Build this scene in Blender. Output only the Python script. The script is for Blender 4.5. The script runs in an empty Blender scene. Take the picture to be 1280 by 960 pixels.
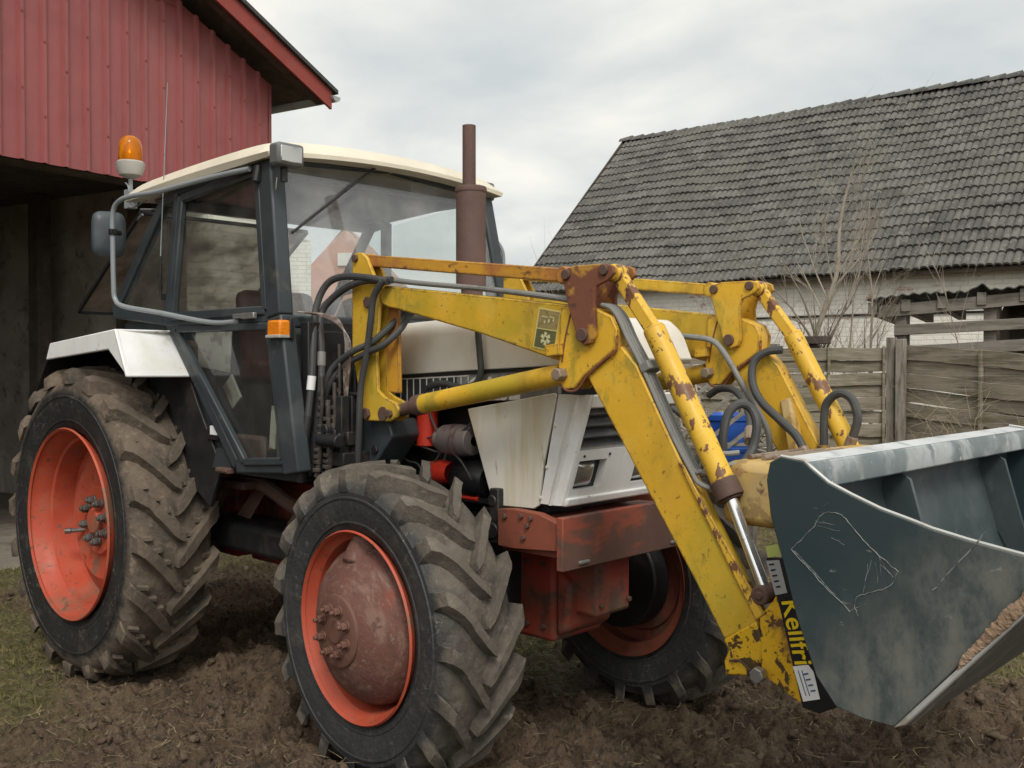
import bpy, bmesh, math, random
import numpy as np
from math import sin, cos, pi, radians, sqrt, atan2, hypot
from mathutils import Vector, Matrix
random.seed(4); rng = np.random.default_rng(4)
SC = bpy.context.scene; COL = SC.collection

# ------------------------------------------------------------------ survey of the photograph
# camera station (metres; tractor drives towards +X, rear axle at x=0) used to measure real points
CAM = np.array([5.2591, -3.2015, 1.6342]); YAW = radians(133.5566); PIT = radians(-1.1118); FPX = 1247.13
FW = np.array([cos(YAW)*cos(PIT), sin(YAW)*cos(PIT), sin(PIT)])
RT = np.array([sin(YAW), -cos(YAW), 0.0]); UP = np.cross(RT, FW)
def ray(px, py): return FW + RT*((px-640)/FPX) - UP*((py-480)/FPX)
def PY(px, py, y):
    d = ray(px, py); return Vector(CAM + d*((y-CAM[1])/d[1]))
def PX(px, py, x):
    d = ray(px, py); return Vector(CAM + d*((x-CAM[0])/d[0]))
def PZ(px, py, z=0.0):
    d = ray(px, py); return Vector(CAM + d*((z-CAM[2])/d[2]))
def PD(px, py, D): return Vector(CAM + ray(px, py)*D)
def XZ(pts, y): return [(p.x, p.z) for p in (PY(a, b, y) for a, b in pts)]

# ------------------------------------------------------------------ materials
class N:
    def __init__(s, name):
        s.m = bpy.data.materials.new(name); s.m.use_nodes = True
        s.t = s.m.node_tree; s.n = s.t.nodes; s.l = s.t.links
        s.b = s.n['Principled BSDF']; s.out = s.n['Material Output']
        s.co = s.n.new('ShaderNodeTexCoord')
    def node(s, t, **k):
        n = s.n.new(t)
        for a, v in k.items(): setattr(n, a, v)
        return n
    def vec(s, scale=(1, 1, 1), rot=(0, 0, 0), src='Object'):
        mp = s.node('ShaderNodeMapping'); mp.inputs['Scale'].default_value = scale; mp.inputs['Rotation'].default_value = rot
        s.l.new(s.co.outputs[src], mp.inputs['Vector']); return mp.outputs[0]
    def noise(s, scale, detail=4, rough=.55, stretch=(1, 1, 1), dist=0):
        n = s.node('ShaderNodeTexNoise'); n.inputs['Scale'].default_value = scale; n.inputs['Detail'].default_value = detail
        n.inputs['Roughness'].default_value = rough; n.inputs['Distortion'].default_value = dist
        s.l.new(s.vec(stretch), n.inputs['Vector']); return n.outputs['Fac']
    def ramp(s, fac, lo, hi, v0=0., v1=1.):
        r = s.node('ShaderNodeMapRange'); r.interpolation_type = 'SMOOTHSTEP'
        r.inputs['From Min'].default_value = lo; r.inputs['From Max'].default_value = hi
        r.inputs['To Min'].default_value = v0; r.inputs['To Max'].default_value = v1
        s.l.new(fac, r.inputs['Value']); return r.outputs[0]
    def math(s, op, a, b=None):
        n = s.node('ShaderNodeMath', operation=op)
        for i, v in enumerate((a, b)):
            if v is None: continue
            if isinstance(v, (int, float)): n.inputs[i].default_value = v
            else: s.l.new(v, n.inputs[i])
        return n.outputs[0]
    def mix(s, fac, a, b):
        n = s.node('ShaderNodeMix', data_type='RGBA')
        for k, v in ((0, fac), (6, a), (7, b)):
            if isinstance(v, (int, float)): n.inputs[k].default_value = v
            elif isinstance(v, tuple): n.inputs[k].default_value = (*v, 1) if len(v) == 3 else v
            else: s.l.new(v, n.inputs[k])
        return n.outputs[2]
    def bump(s, h, strength, dist=.01):
        n = s.node('ShaderNodeBump'); n.inputs['Strength'].default_value = strength; n.inputs['Distance'].default_value = dist
        s.l.new(h, n.inputs['Height']); s.l.new(n.outputs[0], s.b.inputs['Normal'])
    def set(s, **k):
        for a, v in k.items():
            i = s.b.inputs[a.replace('_', ' ')]
            if isinstance(v, (int, float, tuple)): i.default_value = (*v, 1) if isinstance(v, tuple) and len(v) == 3 else v
            else: s.l.new(v, i)
        return s.m
    def sep(s, src='Object'):
        n = s.node('ShaderNodeSeparateXYZ'); s.l.new(s.co.outputs[src], n.inputs[0]); return n.outputs

def mat(name, base, rough=.55, metal=0., layers=(), bump=None, spec=.4, wear=None):
    """layers: (scale, detail, lo, hi, colour, strength[, stretch])"""
    s = N(name); c = s.mix(s.ramp(s.noise(2.3, 3), .3, .7), tuple(x*.9 for x in base), tuple(min(1, x*1.08) for x in base))
    for L in layers:
        sc, de, lo, hi, colr, st = L[:6]; stretch = L[6] if len(L) > 6 else (1, 1, 1)
        f = s.ramp(s.noise(sc, de, .62, stretch, .3), lo, hi, 0, st); c = s.mix(f, c, colr)
    if wear:      # paint rubbed through along edges
        bv = s.node('ShaderNodeBevel', samples=4); bv.inputs['Radius'].default_value = wear[1]
        ge = s.node('ShaderNodeNewGeometry'); dp = s.node('ShaderNodeVectorMath', operation='DOT_PRODUCT'); s.l.new(bv.outputs[0], dp.inputs[0]); s.l.new(ge.outputs['Normal'], dp.inputs[1])
        e = s.ramp(s.math('ADD', s.math('SUBTRACT', 1., dp.outputs['Value']), s.math('MULTIPLY', s.math('SUBTRACT', s.noise(24, 7, .7), .56), .55)), .02, .07)
        e = s.math('MULTIPLY', e, s.ramp(s.math('SUBTRACT', 1., dp.outputs['Value']), .002, .02)); c = s.mix(e, c, wear[0])
    s.set(Base_Color=c, Roughness=s.ramp(s.noise(9, 4), .3, .7, max(.05, rough-.12), min(1, rough+.12)), Metallic=metal)
    s.b.inputs['Specular IOR Level'].default_value = spec
    if bump: s.bump(s.noise(bump[0], 6, .65), bump[1], bump[2] if len(bump) > 2 else .004)
    return s.m

RUST = (.105, .042, .024); DIRT = (.16, .115, .075)
M = {}
M['yellow'] = mat('weathered_yellow_paint', (.64, .37, .030), .50, layers=[
    (1.7, 5, .43, .60, (.42, .31, .030), .85, (1, 1, .7)), (6, 7, .50, .68, (.66, .44, .07), .6), (9, 8, .56, .66, (.30, .24, .035), .7, (1, 1, .6)),
    (3.3, 8, .54, .72, (.27, .17, .03), .65, (1, 1, .5)), (9, 8, .645, .685, RUST, .9), (30, 7, .65, .69, (.10, .045, .022), .8), (70, 5, .64, .69, (.12, .06, .03), .8)], bump=(30, .3), wear=((.13, .055, .03), .016))
M['yellow_chipped'] = mat('chipped_yellow_paint', (.68, .41, .04), .5, layers=[
    (3, 5, .5, .7, (.42, .31, .04), .6), (13, 10, .545, .57, (.13, .055, .035), .95, (1, 1, .5)), (30, 8, .60, .64, (.09, .04, .03), .9)], bump=(26, .4), wear=((.12, .05, .03), .014))
M['yellow_flaked'] = mat('heavily_flaked_yellow_paint', (.64, .38, .015), .5, layers=[
    (4, 5, .45, .7, (.50, .24, .012), .7), (20, 9, .535, .565, (.045, .026, .016), .95), (55, 6, .58, .62, (.05, .03, .02), .8), (5, 8, .56, .66, (.13, .055, .025), .7)], bump=(40, .5))
M['yellow_rusty'] = mat('rusty_orange_yellow_paint', (.55, .28, .03), .6, layers=[
    (5, 7, .40, .62, (.30, .10, .04), .85), (12, 8, .57, .64, (.11, .045, .03), .9, (.5, 1, 1))], bump=(30, .4), wear=((.12, .045, .03), .016))
M['rust_plate'] = mat('rust_brown_plate', (.17, .062, .035), .7, layers=[
    (5, 8, .56, .64, (.46, .25, .035), .9), (4, 6, .45, .7, (.24, .085, .04), .7), (20, 8, .6, .66, (.07, .03, .022), .7)], bump=(34, .5))
M['yellow_dusty'] = mat('mud_dusted_yellow_paint', (.50, .31, .06), .7, layers=[
    (3, 6, .38, .62, (.42, .31, .16), .85), (9, 8, .55, .62, (.20, .13, .06), .7), (20, 6, .62, .68, (.09, .05, .03), .8)], bump=(24, .5))
M['red'] = mat('red_chassis_paint', (.28, .036, .022), .72, layers=[
    (4, 6, .40, .60, (.17, .055, .032), .9), (8, 7, .50, .62, (.075, .04, .028), .9), (3, 5, .52, .70, DIRT, .6)], bump=(30, .4))
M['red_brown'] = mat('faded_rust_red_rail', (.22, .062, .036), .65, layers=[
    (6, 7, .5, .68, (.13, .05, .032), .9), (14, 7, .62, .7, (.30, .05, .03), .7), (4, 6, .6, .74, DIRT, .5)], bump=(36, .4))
M['bumper'] = mat('rubbed_rusty_red_plate', (.115, .060, .045), .6, layers=[
    (5, 7, .50, .62, (.30, .065, .035), .75, (1, .6, 1.6)), (22, 6, .58, .70, (.085, .05, .036), .7, (1, .35, 2)), (8, 7, .64, .70, (.22, .12, .08), .5)], bump=(40, .35))
M['orange_rim'] = mat('orange_red_rim_paint', (.44, .072, .036), .6, layers=[
    (5, 5, .46, .75, (.42, .105, .055), .75), (15, 8, .62, .67, (.12, .055, .035), .85), (3.4, 8, .50, .66, DIRT, .8), (36, 6, .60, .66, (.16, .075, .05), .85), (9, 7, .52, .70, (.36, .12, .075), .6)], bump=(20, .2))
M['hub'] = mat('dusty_rust_red_hub', (.135, .058, .044), .78, layers=[
    (9, 10, .46, .66, (.23, .145, .11), .65, (1, 3, 1)), (26, 9, .56, .66, (.28, .20, .155), .4, (1, 4, 1)), (4, 6, .56, .7, (.30, .055, .035), .5), (22, 8, .56, .64, (.10, .05, .038), .85)], bump=(34, .9, .006))
M['hub_centre'] = mat('brown_hub_cover', (.13, .062, .045), .6, layers=[(12, 6, .5, .7, (.18, .10, .075), .7)], bump=(40, .4))
M['white'] = mat('grimy_white_paint', (.66, .635, .575), .42, layers=[
    (2.2, 5, .48, .75, (.55, .50, .41), .75), (4, 6, .60, .78, (.42, .36, .26), .5, (2.5, 1, .35)), (40, 5, .70, .74, (.25, .15, .08), .6)], bump=(14, .08))
M['white_stained'] = mat('rust_streaked_white_paint', (.66, .63, .55), .45, layers=[
    (7, 6, .46, .72, (.50, .40, .22), .75, (1.3, 1, .16)), (2.2, 5, .50, .72, (.56, .49, .34), .6), (30, 6, .66, .72, (.30, .17, .07), .55, (1, 1, .3))], bump=(14, .08))
M['white_clean'] = mat('white_fender_paint', (.74, .74, .725), .38, layers=[(3, 5, .5, .75, (.58, .54, .46), .6), (7, 6, .56, .74, (.46, .41, .32), .5, (2, 2, .3)), (20, 7, .66, .71, (.30, .20, .12), .6)], bump=(14, .06))
M['cream'] = mat('cream_roof_plastic', (.66, .60, .48), .5, layers=[(3, 5, .5, .75, (.50, .43, .32), .6), (14, 6, .66, .75, (.33, .28, .2), .5)], bump=(20, .15))
M['cab'] = mat('blue_black_cab_paint', (.033, .041, .045), .45, layers=[(3, 5, .5, .75, (.075, .085, .088), .7), (16, 7, .64, .72, (.12, .12, .11), .55), (5, 6, .62, .75, (.16, .13, .1), .4)], bump=(24, .15))
M['black'] = mat('greasy_black_metal', (.014, .014, .015), .5, layers=[(6, 6, .52, .7, (.040, .034, .028), .7)], bump=(26, .4))
M['black_gloss'] = mat('black_enamel', (.012, .012, .013), .3, layers=[(6, 6, .58, .75, (.05, .045, .04), .6)])
M['hose'] = mat('black_rubber_hose', (.050, .051, .051), .55, layers=[(9, 5, .5, .75, (.085, .08, .075), .7)], bump=(60, .3))
M['pipe'] = mat('dull_grey_steel_pipe', (.21, .21, .195), .6, .1, layers=[(8, 6, .52, .72, (.11, .10, .085), .7), (22, 6, .66, .72, RUST, .5)], bump=(40, .2))
M['fitting'] = mat('dusty_steel_fitting', (.25, .19, .14), .55, .3, layers=[(14, 6, .5, .68, (.11, .065, .045), .8)], bump=(40, .4))
M['steel'] = mat('plain_grey_steel', (.30, .30, .29), .38, .6, layers=[(14, 6, .55, .72, (.14, .10, .075), .7)])
M['nut_steel'] = mat('tarnished_nut_steel', (.17, .16, .15), .5, .5, layers=[(20, 5, .5, .7, (.09, .06, .045), .8)])
M['chrome'] = mat('polished_chrome_rod', (.78, .78, .78), .16, .9, layers=[(16, 6, .62, .7, (.35, .32, .28), .5)])
M['rust_dark'] = mat('dark_brown_rust', (.095, .055, .042), .75, layers=[(8, 7, .5, .68, (.13, .07, .05), .8)], bump=(50, .5))
M['exhaust'] = mat('exhaust_rust', (.105, .062, .052), .75, layers=[(5, 6, .45, .7, (.135, .075, .060), .8), (30, 6, .6, .7, (.07, .045, .04), .7, (1, 1, .3))], bump=(40, .5))
M['bucket'] = mat('slate_bucket_paint', (.048, .062, .066), .42, layers=[
    (2.2, 7, .46, .70, (.10, .118, .12), .8), (18, 8, .62, .70, (.16, .17, .16), .45, (1, 1, .5)), (60, 5, .72, .75, (.35, .36, .35), .5)], bump=(24, .12))
def side_mat():
    s = N('slate_bucket_side_paint'); o = s.sep()
    c = s.mix(s.ramp(s.noise(3, 3), .3, .7), (.020, .036, .040), (.027, .044, .048))
    # dried mud wiped over the lower front half of the side, band running parallel to the floor
    d = s.math('ADD', s.math('MULTIPLY', o[0], .72), s.math('MULTIPLY', o[2], -.69))
    d = s.math('ADD', d, s.math('MULTIPLY', s.noise(3.2, 6, .6), .34))
    band = s.ramp(d, 2.38, 2.62, 0, .92)
    tn = s.node('ShaderNodeTexNoise'); tn.inputs['Scale'].default_value = 11; tn.inputs['Detail'].default_value = 10; tn.inputs['Roughness'].default_value = .74
    s.l.new(s.vec((1.25, 1, .55), (0, radians(-24), 0)), tn.inputs['Vector']); wipe = s.ramp(s.math('ADD', s.math('MULTIPLY', tn.outputs['Fac'], .6), s.math('MULTIPLY', s.noise(5, 9, .72), .4)), .36, .62)
    c = s.mix(s.math('MULTIPLY', band, wipe), c, (.135, .136, .120))
    c = s.mix(s.ramp(s.noise(2.1, 5, .6), .58, .78, 0, .6), c, (.07, .075, .068))
    c = s.mix(s.ramp(s.noise(26, 8, .7, (.6, 1, 1.6)), .66, .72, 0, .45), c, (.30, .30, .28))
    s.set(Base_Color=c, Roughness=s.ramp(d, 2.35, 2.7, .38, .72)); s.bump(s.noise(40, 6, .6), .12, .003); return s.m
M['bucket_side'] = side_mat()
M['lip'] = mat('dirty_pale_bucket_lip', (.13, .155, .16), .4, layers=[
    (4, 8, .45, .60, (.36, .375, .37), .85, (.5, 1, .7)), (8, 7, .55, .7, (.07, .09, .092), .8, (1, 1, .5)), (11, 6, .58, .72, (.23, .20, .15), .6, (1, 1, .4)), (34, 6, .64, .68, (.66, .66, .64), .8, (1, 1, .5))], bump=(20, .15))
M['lip_top'] = mat('pale_lip_top', (.50, .51, .51), .45, layers=[(5, 7, .5, .66, (.26, .29, .30), .85), (16, 6, .58, .7, (.16, .17, .165), .7)], bump=(20, .15))  # top plate set paler than the front of the lip
M['scratch'] = mat('bare_scratched_metal', (.22, .23, .225), .5, layers=[(40, 5, .45, .6, (.07, .085, .085), .9)])
M['wear_edge'] = mat('worn_bright_edge', (.44, .44, .42), .45, .3, layers=[(14, 7, .5, .7, (.28, .24, .18), .8)])
M['mud'] = mat('dried_mud', (.30, .20, .13), .95, layers=[(9, 6, .45, .7, (.40, .29, .20), .8), (30, 6, .5, .7, (.18, .12, .075), .6)], bump=(50, .9, .01))
M['underside'] = mat('muddy_bucket_floor', (.085, .08, .07), .75, layers=[(6, 6, .48, .7, (.16, .13, .10), .8)], bump=(30, .4))
M['sticker_black'] = mat('black_sticker', (.012, .012, .013), .35)
M['sticker_yellow'] = mat('yellow_lettering', (.72, .50, .01), .45)
M['sticker_white'] = mat('white_sticker', (.72, .72, .71), .5, layers=[(12, 4, .55, .8, (.55, .55, .54), .5)])
M['sticker_grey'] = mat('grey_type_plate', (.36, .37, .37), .4, .3)
M['sticker_blue'] = mat('blue_print', (.06, .11, .22), .5)
M['decal_olive'] = mat('faded_olive_decal', (.10, .10, .045), .5, layers=[(20, 6, .5, .7, (.16, .14, .06), .6)])
M['decal_tan'] = mat('faded_tan_decal', (.29, .22, .09), .5, layers=[(26, 6, .45, .65, (.18, .14, .06), .9)])
M['decal_pale'] = mat('pale_decal_print', (.50, .50, .27), .5)
M['decal_border'] = mat('decal_border', (.56, .48, .17), .5)
M['band_dark'] = mat('faded_black_band', (.035, .042, .045), .5, layers=[(10, 6, .5, .7, (.09, .095, .09), .6)])
M['band_grey'] = mat('worn_grey_band', (.17, .17, .165), .5, layers=[(16, 7, .45, .62, (.28, .275, .26), .7)])
M['band_white'] = mat('band_white_print', (.70, .69, .65), .5, layers=[(26, 6, .55, .7, (.40, .38, .34), .8)])
M['amber'] = (lambda s: (s.set(Base_Color=(.85, .26, .01), Roughness=.18, Transmission_Weight=.55, IOR=1.3), s.m)[1])(N('amber_plastic'))
M['amber_solid'] = mat('amber_lens', (.72, .22, .012), .22, layers=[(60, 2, .45, .6, (.55, .14, .01), .6, (1, 1, 3))])
M['lens'] = mat('lamp_glass_and_reflector', (.46, .46, .44), .16, .8, layers=[(9, 4, .54, .68, (.16, .16, .15), .85)])
M['grey_plastic'] = mat('grey_lamp_shell', (.11, .115, .115), .45, layers=[(9, 4, .5, .7, (.17, .17, .165), .6)])
M['white_plastic'] = mat('pale_beacon_base', (.36, .35, .32), .5, layers=[(8, 5, .5, .7, (.22, .21, .19), .7)])
M['mirror_shell'] = mat('mirror_shell_plastic', (.055, .066, .074), .5, layers=[(10, 6, .5, .75, (.085, .095, .10), .7)])
M['tube_grey'] = mat('grey_painted_tube', (.24, .265, .275), .45, layers=[(9, 6, .6, .74, (.12, .10, .09), .6)])
M['filter_red'] = mat('red_oil_filter', (.52, .035, .018), .35, layers=[(9, 5, .6, .75, (.25, .04, .025), .7)])
M['seat_red'] = mat('dark_red_vinyl', (.075, .022, .022), .5, layers=[(6, 5, .5, .75, (.11, .04, .036), .6)])
M['interior'] = mat('cab_interior_trim', (.060, .040, .034), .7, layers=[(5, 5, .5, .7, (.09, .06, .05), .6)])
M['lining'] = mat('cab_roof_lining', (.16, .125, .11), .9)
M['dash'] = mat('dash_plastic', (.10, .10, .095), .6, layers=[(7, 5, .5, .7, (.16, .15, .13), .6)])
M['radiator_bar'] = mat('dusty_grille_slats', (.055, .055, .055), .5, layers=[(9, 7, .5, .7, (.15, .145, .135), .75, (1, 1, 3))], bump=(30, .5))

def glass(name, tint, dust, film_col=(.42, .40, .37), refl=1.45):
    s = N(name); s.n.remove(s.b)
    tr = s.node('ShaderNodeBsdfTransparent'); tr.inputs[0].default_value = (*tint, 1)
    gl = s.node('ShaderNodeBsdfGlossy'); gl.inputs['Roughness'].default_value = .03; gl.inputs[0].default_value = (.95, .97, 1, 1)
    df = s.node('ShaderNodeBsdfDiffuse'); df.inputs[0].default_value = (*film_col, 1)
    ge = s.node('ShaderNodeNewGeometry'); dp = s.node('ShaderNodeVectorMath', operation='DOT_PRODUCT'); s.l.new(ge.outputs['Incoming'], dp.inputs[0]); s.l.new(ge.outputs['Normal'], dp.inputs[1])
    f0 = ((refl-1)/(refl+1))**2; sch = s.math('ADD', f0, s.math('MULTIPLY', 1-f0, s.math('POWER', s.math('SUBTRACT', 1., s.math('ABSOLUTE', dp.outputs['Value'])), 5.)))
    m1 = s.node('ShaderNodeMixShader'); m2 = s.node('ShaderNodeMixShader')
    s.l.new(sch, m1.inputs[0]); s.l.new(tr.outputs[0], m1.inputs[1]); s.l.new(gl.outputs[0], m1.inputs[2])
    s.l.new(s.ramp(s.noise(5, 6, .6), .3, .75, dust*.5, dust*1.5), m2.inputs[0]); s.l.new(m1.outputs[0], m2.inputs[1]); s.l.new(df.outputs[0], m2.inputs[2])
    s.l.new(m2.outputs[0], s.out.inputs[0]); return s.m
M['glass'] = glass('dusty_window_glass', (.86, .90, .86), .06)
M['windscreen'] = glass('windscreen_glass', (.86, .90, .90), .27, (.50, .50, .49), 2.0)  # pale film paints in dust and the sky's reflection as diffuse colour
M['rear_glass'] = glass('brown_rear_glass', (.62, .58, .54), .66, (.50, .42, .36), 1.7)  # strong brown diffuse film over the tilted pane

def tyre_mat(name, R, edge, dusty, dark):
    s = N(name); o = s.sep()
    r = s.math('SQRT', s.math('ADD', s.math('MULTIPLY', o[0], o[0]), s.math('MULTIPLY', o[2], o[2])))
    rr = s.math('ADD', r, s.math('MULTIPLY', s.math('SUBTRACT', s.noise(7, 7, .7), .5), .13))
    f = s.ramp(rr, edge*R-.02, edge*R+.035)
    side = s.mix(s.ramp(s.noise(22, 7, .7), .60, .68, 0, .55), dark, (.14, .125, .105))
    side = s.mix(s.ramp(s.noise(4, 5), .45, .75, 0, .6), side, tuple(x*1.7 for x in dark))
    hair = s.math('ABSOLUTE', s.math('SUBTRACT', s.noise(16, 3, .5, (1, 1, 1)), .5))
    hair = s.math('MULTIPLY', s.ramp(hair, .003, .011, 1., 0.), s.ramp(s.noise(5, 4), .50, .62))
    side = s.mix(s.math('MULTIPLY', hair, .55), side, (.20, .185, .155))
    side = s.mix(s.math('MULTIPLY', s.ramp(s.noise(9, 8, .7), .50, .70), .55), side, (.085, .072, .058))
    tread = s.mix(s.ramp(s.noise(6, 7, .65), .35, .68), dusty, tuple(x*.55 for x in dusty))
    tread = s.mix(s.ramp(s.noise(30, 7, .65), .52, .70, 0, .6), tread, tuple(min(1, x*1.35) for x in dusty))
    tread = s.mix(s.ramp(s.noise(4.5, 9, .7), .47, .66, 0, .78), tread, (.045, .038, .031))
    tread = s.mix(s.ramp(s.noise(13, 8, .7), .56, .66, 0, .6), tread, tuple(min(1, x*1.6) for x in dusty))
    # rubbed, cleaner lug faces
    top = s.ramp(s.math('ADD', r, s.math('MULTIPLY', s.noise(14, 6), .02)), R-.012, R+.012, 0, .55)
    tread = s.mix(top, tread, tuple(x*.62 for x in dusty))
    s.set(Base_Color=s.mix(f, side, tread), Roughness=s.ramp(f, 0, 1, .62, .9)); s.bump(s.math('ADD', s.noise(38, 7, .65), s.math('MULTIPLY', s.noise(9, 5, .6), 1.6)), .6, .010); return s.m
M['rear_tyre'] = tyre_mat('rear_tyre_rubber', .823, .845, (.155, .119, .087), (.015, .015, .015))
M['front_tyre'] = tyre_mat('front_tyre_rubber', .637, .865, (.142, .120, .096), (.028, .029, .029))

# ------------------------------------------------------------------ mesh builders
class MB:
    def __init__(s): s.v = []; s.f = []
    def add(s, vs, fs):
        k = len(s.v); s.v += [tuple(v) for v in vs]; s.f += [tuple(i+k for i in f) for f in fs]; return s
    def box(s, c, size, rot=None):
        x, y, z = (a/2 for a in size)
        vs = [Vector(p) for p in ((-x,-y,-z),(x,-y,-z),(x,y,-z),(-x,y,-z),(-x,-y,z),(x,-y,z),(x,y,z),(-x,y,z))]
        if rot is not None: vs = [rot @ v for v in vs]
        return s.add([v+Vector(c) for v in vs], [(0,3,2,1),(4,5,6,7),(0,1,5,4),(1,2,6,5),(2,3,7,6),(3,0,4,7)])
    def span(s, a, b):   # box between two corners
        a, b = Vector(a), Vector(b); return s.box((a+b)/2, [abs(x) for x in (b-a)])
    def bar(s, p, q, w, d, up=(0, 1, 0)):
        p, q = Vector(p), Vector(q); z = (q-p); L = z.length; z.normalize()
        x = Vector(up).cross(z)
        if x.length < 1e-4: x = Vector((1, 0, 0)).cross(z)
        x.normalize(); y = z.cross(x)
        return s.box((p+q)/2, (w, d, L), Matrix((x, y, z)).transposed())
    def prism(s, pts, y0, y1):   # polygon in XZ extruded along y
        n = len(pts); ar = sum(pts[i][0]*pts[(i+1) % n][1]-pts[(i+1) % n][0]*pts[i][1] for i in range(n))
        if ar < 0: pts = pts[::-1]
        vs = [(x, y0, z) for x, z in pts]+[(x, y1, z) for x, z in pts]
        return s.add(vs, [tuple(range(n)), tuple(range(2*n-1, n-1, -1))]+[(i, i+n, (i+1) % n+n, (i+1) % n) for i in range(n)])
    def poly(s, pts, th, nrm):   # planar 3-D polygon with thickness
        nrm = Vector(nrm).normalized()*th; n = len(pts); pts = [Vector(p) for p in pts]
        return s.add(pts+[p+nrm for p in pts], [tuple(range(n))[::-1], tuple(range(n, 2*n))]+[(i, (i+1) % n, (i+1) % n+n, i+n) for i in range(n)])
    def tube(s, path, r, n=8, cap=True):
        P = [Vector(p) for p in path]; m = len(P); rs = r if isinstance(r, (list, tuple)) else [r]*m
        T = [(P[min(i+1, m-1)]-P[max(i-1, 0)]).normalized() for i in range(m)]
        a = T[0].orthogonal().normalized(); vs = []
        for i in range(m):
            a = (a-T[i]*a.dot(T[i])).normalized(); b = T[i].cross(a)
            vs += [P[i]+(a*cos(2*pi*k/n)+b*sin(2*pi*k/n))*rs[i] for k in range(n)]
        fs = [(i*n+k, i*n+(k+1) % n, (i+1)*n+(k+1) % n, (i+1)*n+k) for i in range(m-1) for k in range(n)]
        if cap: fs += [tuple(range(n))[::-1], tuple(range((m-1)*n, m*n))]
        return s.add(vs, fs)
    def cyl(s, p, q, r, n=20, r2=None): return s.tube([p, q], [r, r if r2 is None else r2], n)
    def lathe(s, prof, c=(0, 0, 0), axis='y', n=48, close=False):   # prof: (axial, radius)
        vs = []; m = len(prof)
        for k in range(n):
            a = 2*pi*k/n
            for h, r in prof:
                vs.append({'y': (c[0]+r*cos(a), c[1]+h, c[2]+r*sin(a)), 'z': (c[0]+r*cos(a), c[1]+r*sin(a), c[2]+h), 'x': (c[0]+h, c[1]+r*cos(a), c[2]+r*sin(a))}[axis])
        fs = []
        for k in range(n):
            k2 = (k+1) % n
            for j in range(m if close else m-1):
                j2 = (j+1) % m; fs.append((k*m+j, k*m+j2, k2*m+j2, k2*m+j))
        return s.add(vs, fs)
    def build(s, name, m, parent=None, bevel=0, smooth=35, loc=None):
        me = bpy.data.meshes.new(name); me.from_pydata(s.v, [], s.f)
        bm = bmesh.new(); bm.from_mesh(me); bmesh.ops.recalc_face_normals(bm, faces=bm.faces); bm.to_mesh(me); bm.free()
        me.materials.append(M[m] if isinstance(m, str) else m)
        me.shade_smooth(); me.set_sharp_from_angle(angle=radians(smooth))
        o = bpy.data.objects.new(name, me); COL.objects.link(o)
        if loc is not None: o.location = loc
        if parent is not None: o.parent = parent
        if bevel:
            b = o.modifiers.new('bevel', 'BEVEL'); b.width = bevel; b.segments = 2; b.limit_method = 'ANGLE'; b.angle_limit = radians(40)
        return o

def empty(name, loc=(0, 0, 0), rz=0, parent=None):
    o = bpy.data.objects.new(name, None); COL.objects.link(o); o.location = loc; o.rotation_euler.z = rz; o.empty_display_size = .1
    if parent is not None: o.parent = parent
    return o
def tag(o, label, cat, group=None, kind=None):
    if label: o['label'] = label
    if cat: o['category'] = cat
    if group: o['group'] = group
    if kind: o['kind'] = kind
    return o
def struct(o): o['kind'] = 'structure'; return o
def dup(o, parent=None, off=None):
    c = o.copy(); COL.objects.link(c)
    if parent is not None: c.parent = parent
    if off is not None: c.location = Vector(o.location)+Vector(off)
    for ch in list(o.children): dup(ch, c)
    return c
def curve(pts, n=8):   # Catmull-Rom through points
    P = [Vector(p) for p in pts]; P = [P[0]*2-P[1]]+P+[P[-1]*2-P[-2]]; out = []
    for i in range(1, len(P)-2):
        a, b, c, d = P[i-1:i+3]
        for k in range(n):
            t = k/n; out.append(.5*((2*b)+(c-a)*t+(2*a-5*b+4*c-d)*t*t+(3*b-a-3*c+d)*t**3))
    return out+[P[-2]]
def arc(cx, cz, r, a0, a1, n=6): return [(cx+r*cos(radians(a0+(a1-a0)*k/n)), cz+r*sin(radians(a0+(a1-a0)*k/n))) for k in range(n+1)]
def bolt(p, r=.014, h=.014, ax=(0, -1, 0)):
    return MB().cyl(Vector(p), Vector(p)+Vector(ax)*h, r, 6)
def text_mesh(name, body, size, m, parent, mw, bold=.0, extrude=.0008):
    cu = bpy.data.curves.new(name, 'FONT'); cu.body = body; cu.size = size; cu.extrude = extrude; cu.offset = bold
    t = bpy.data.objects.new(name+'_curve', cu); COL.objects.link(t)
    bpy.context.view_layer.update(); dg = bpy.context.evaluated_depsgraph_get()
    me = bpy.data.meshes.new_from_object(t.evaluated_get(dg)); bpy.data.objects.remove(t); bpy.data.curves.remove(cu)
    me.materials.clear(); me.materials.append(M[m]); me.transform(mw); me.name = name
    o = bpy.data.objects.new(name, me); COL.objects.link(o); o.parent = parent; return o

# ================================================================== TRACTOR
T = tag(empty('tractor'), 'old white farm tractor with orange wheels, yellow front loader and grey bucket', 'tractor')

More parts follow.
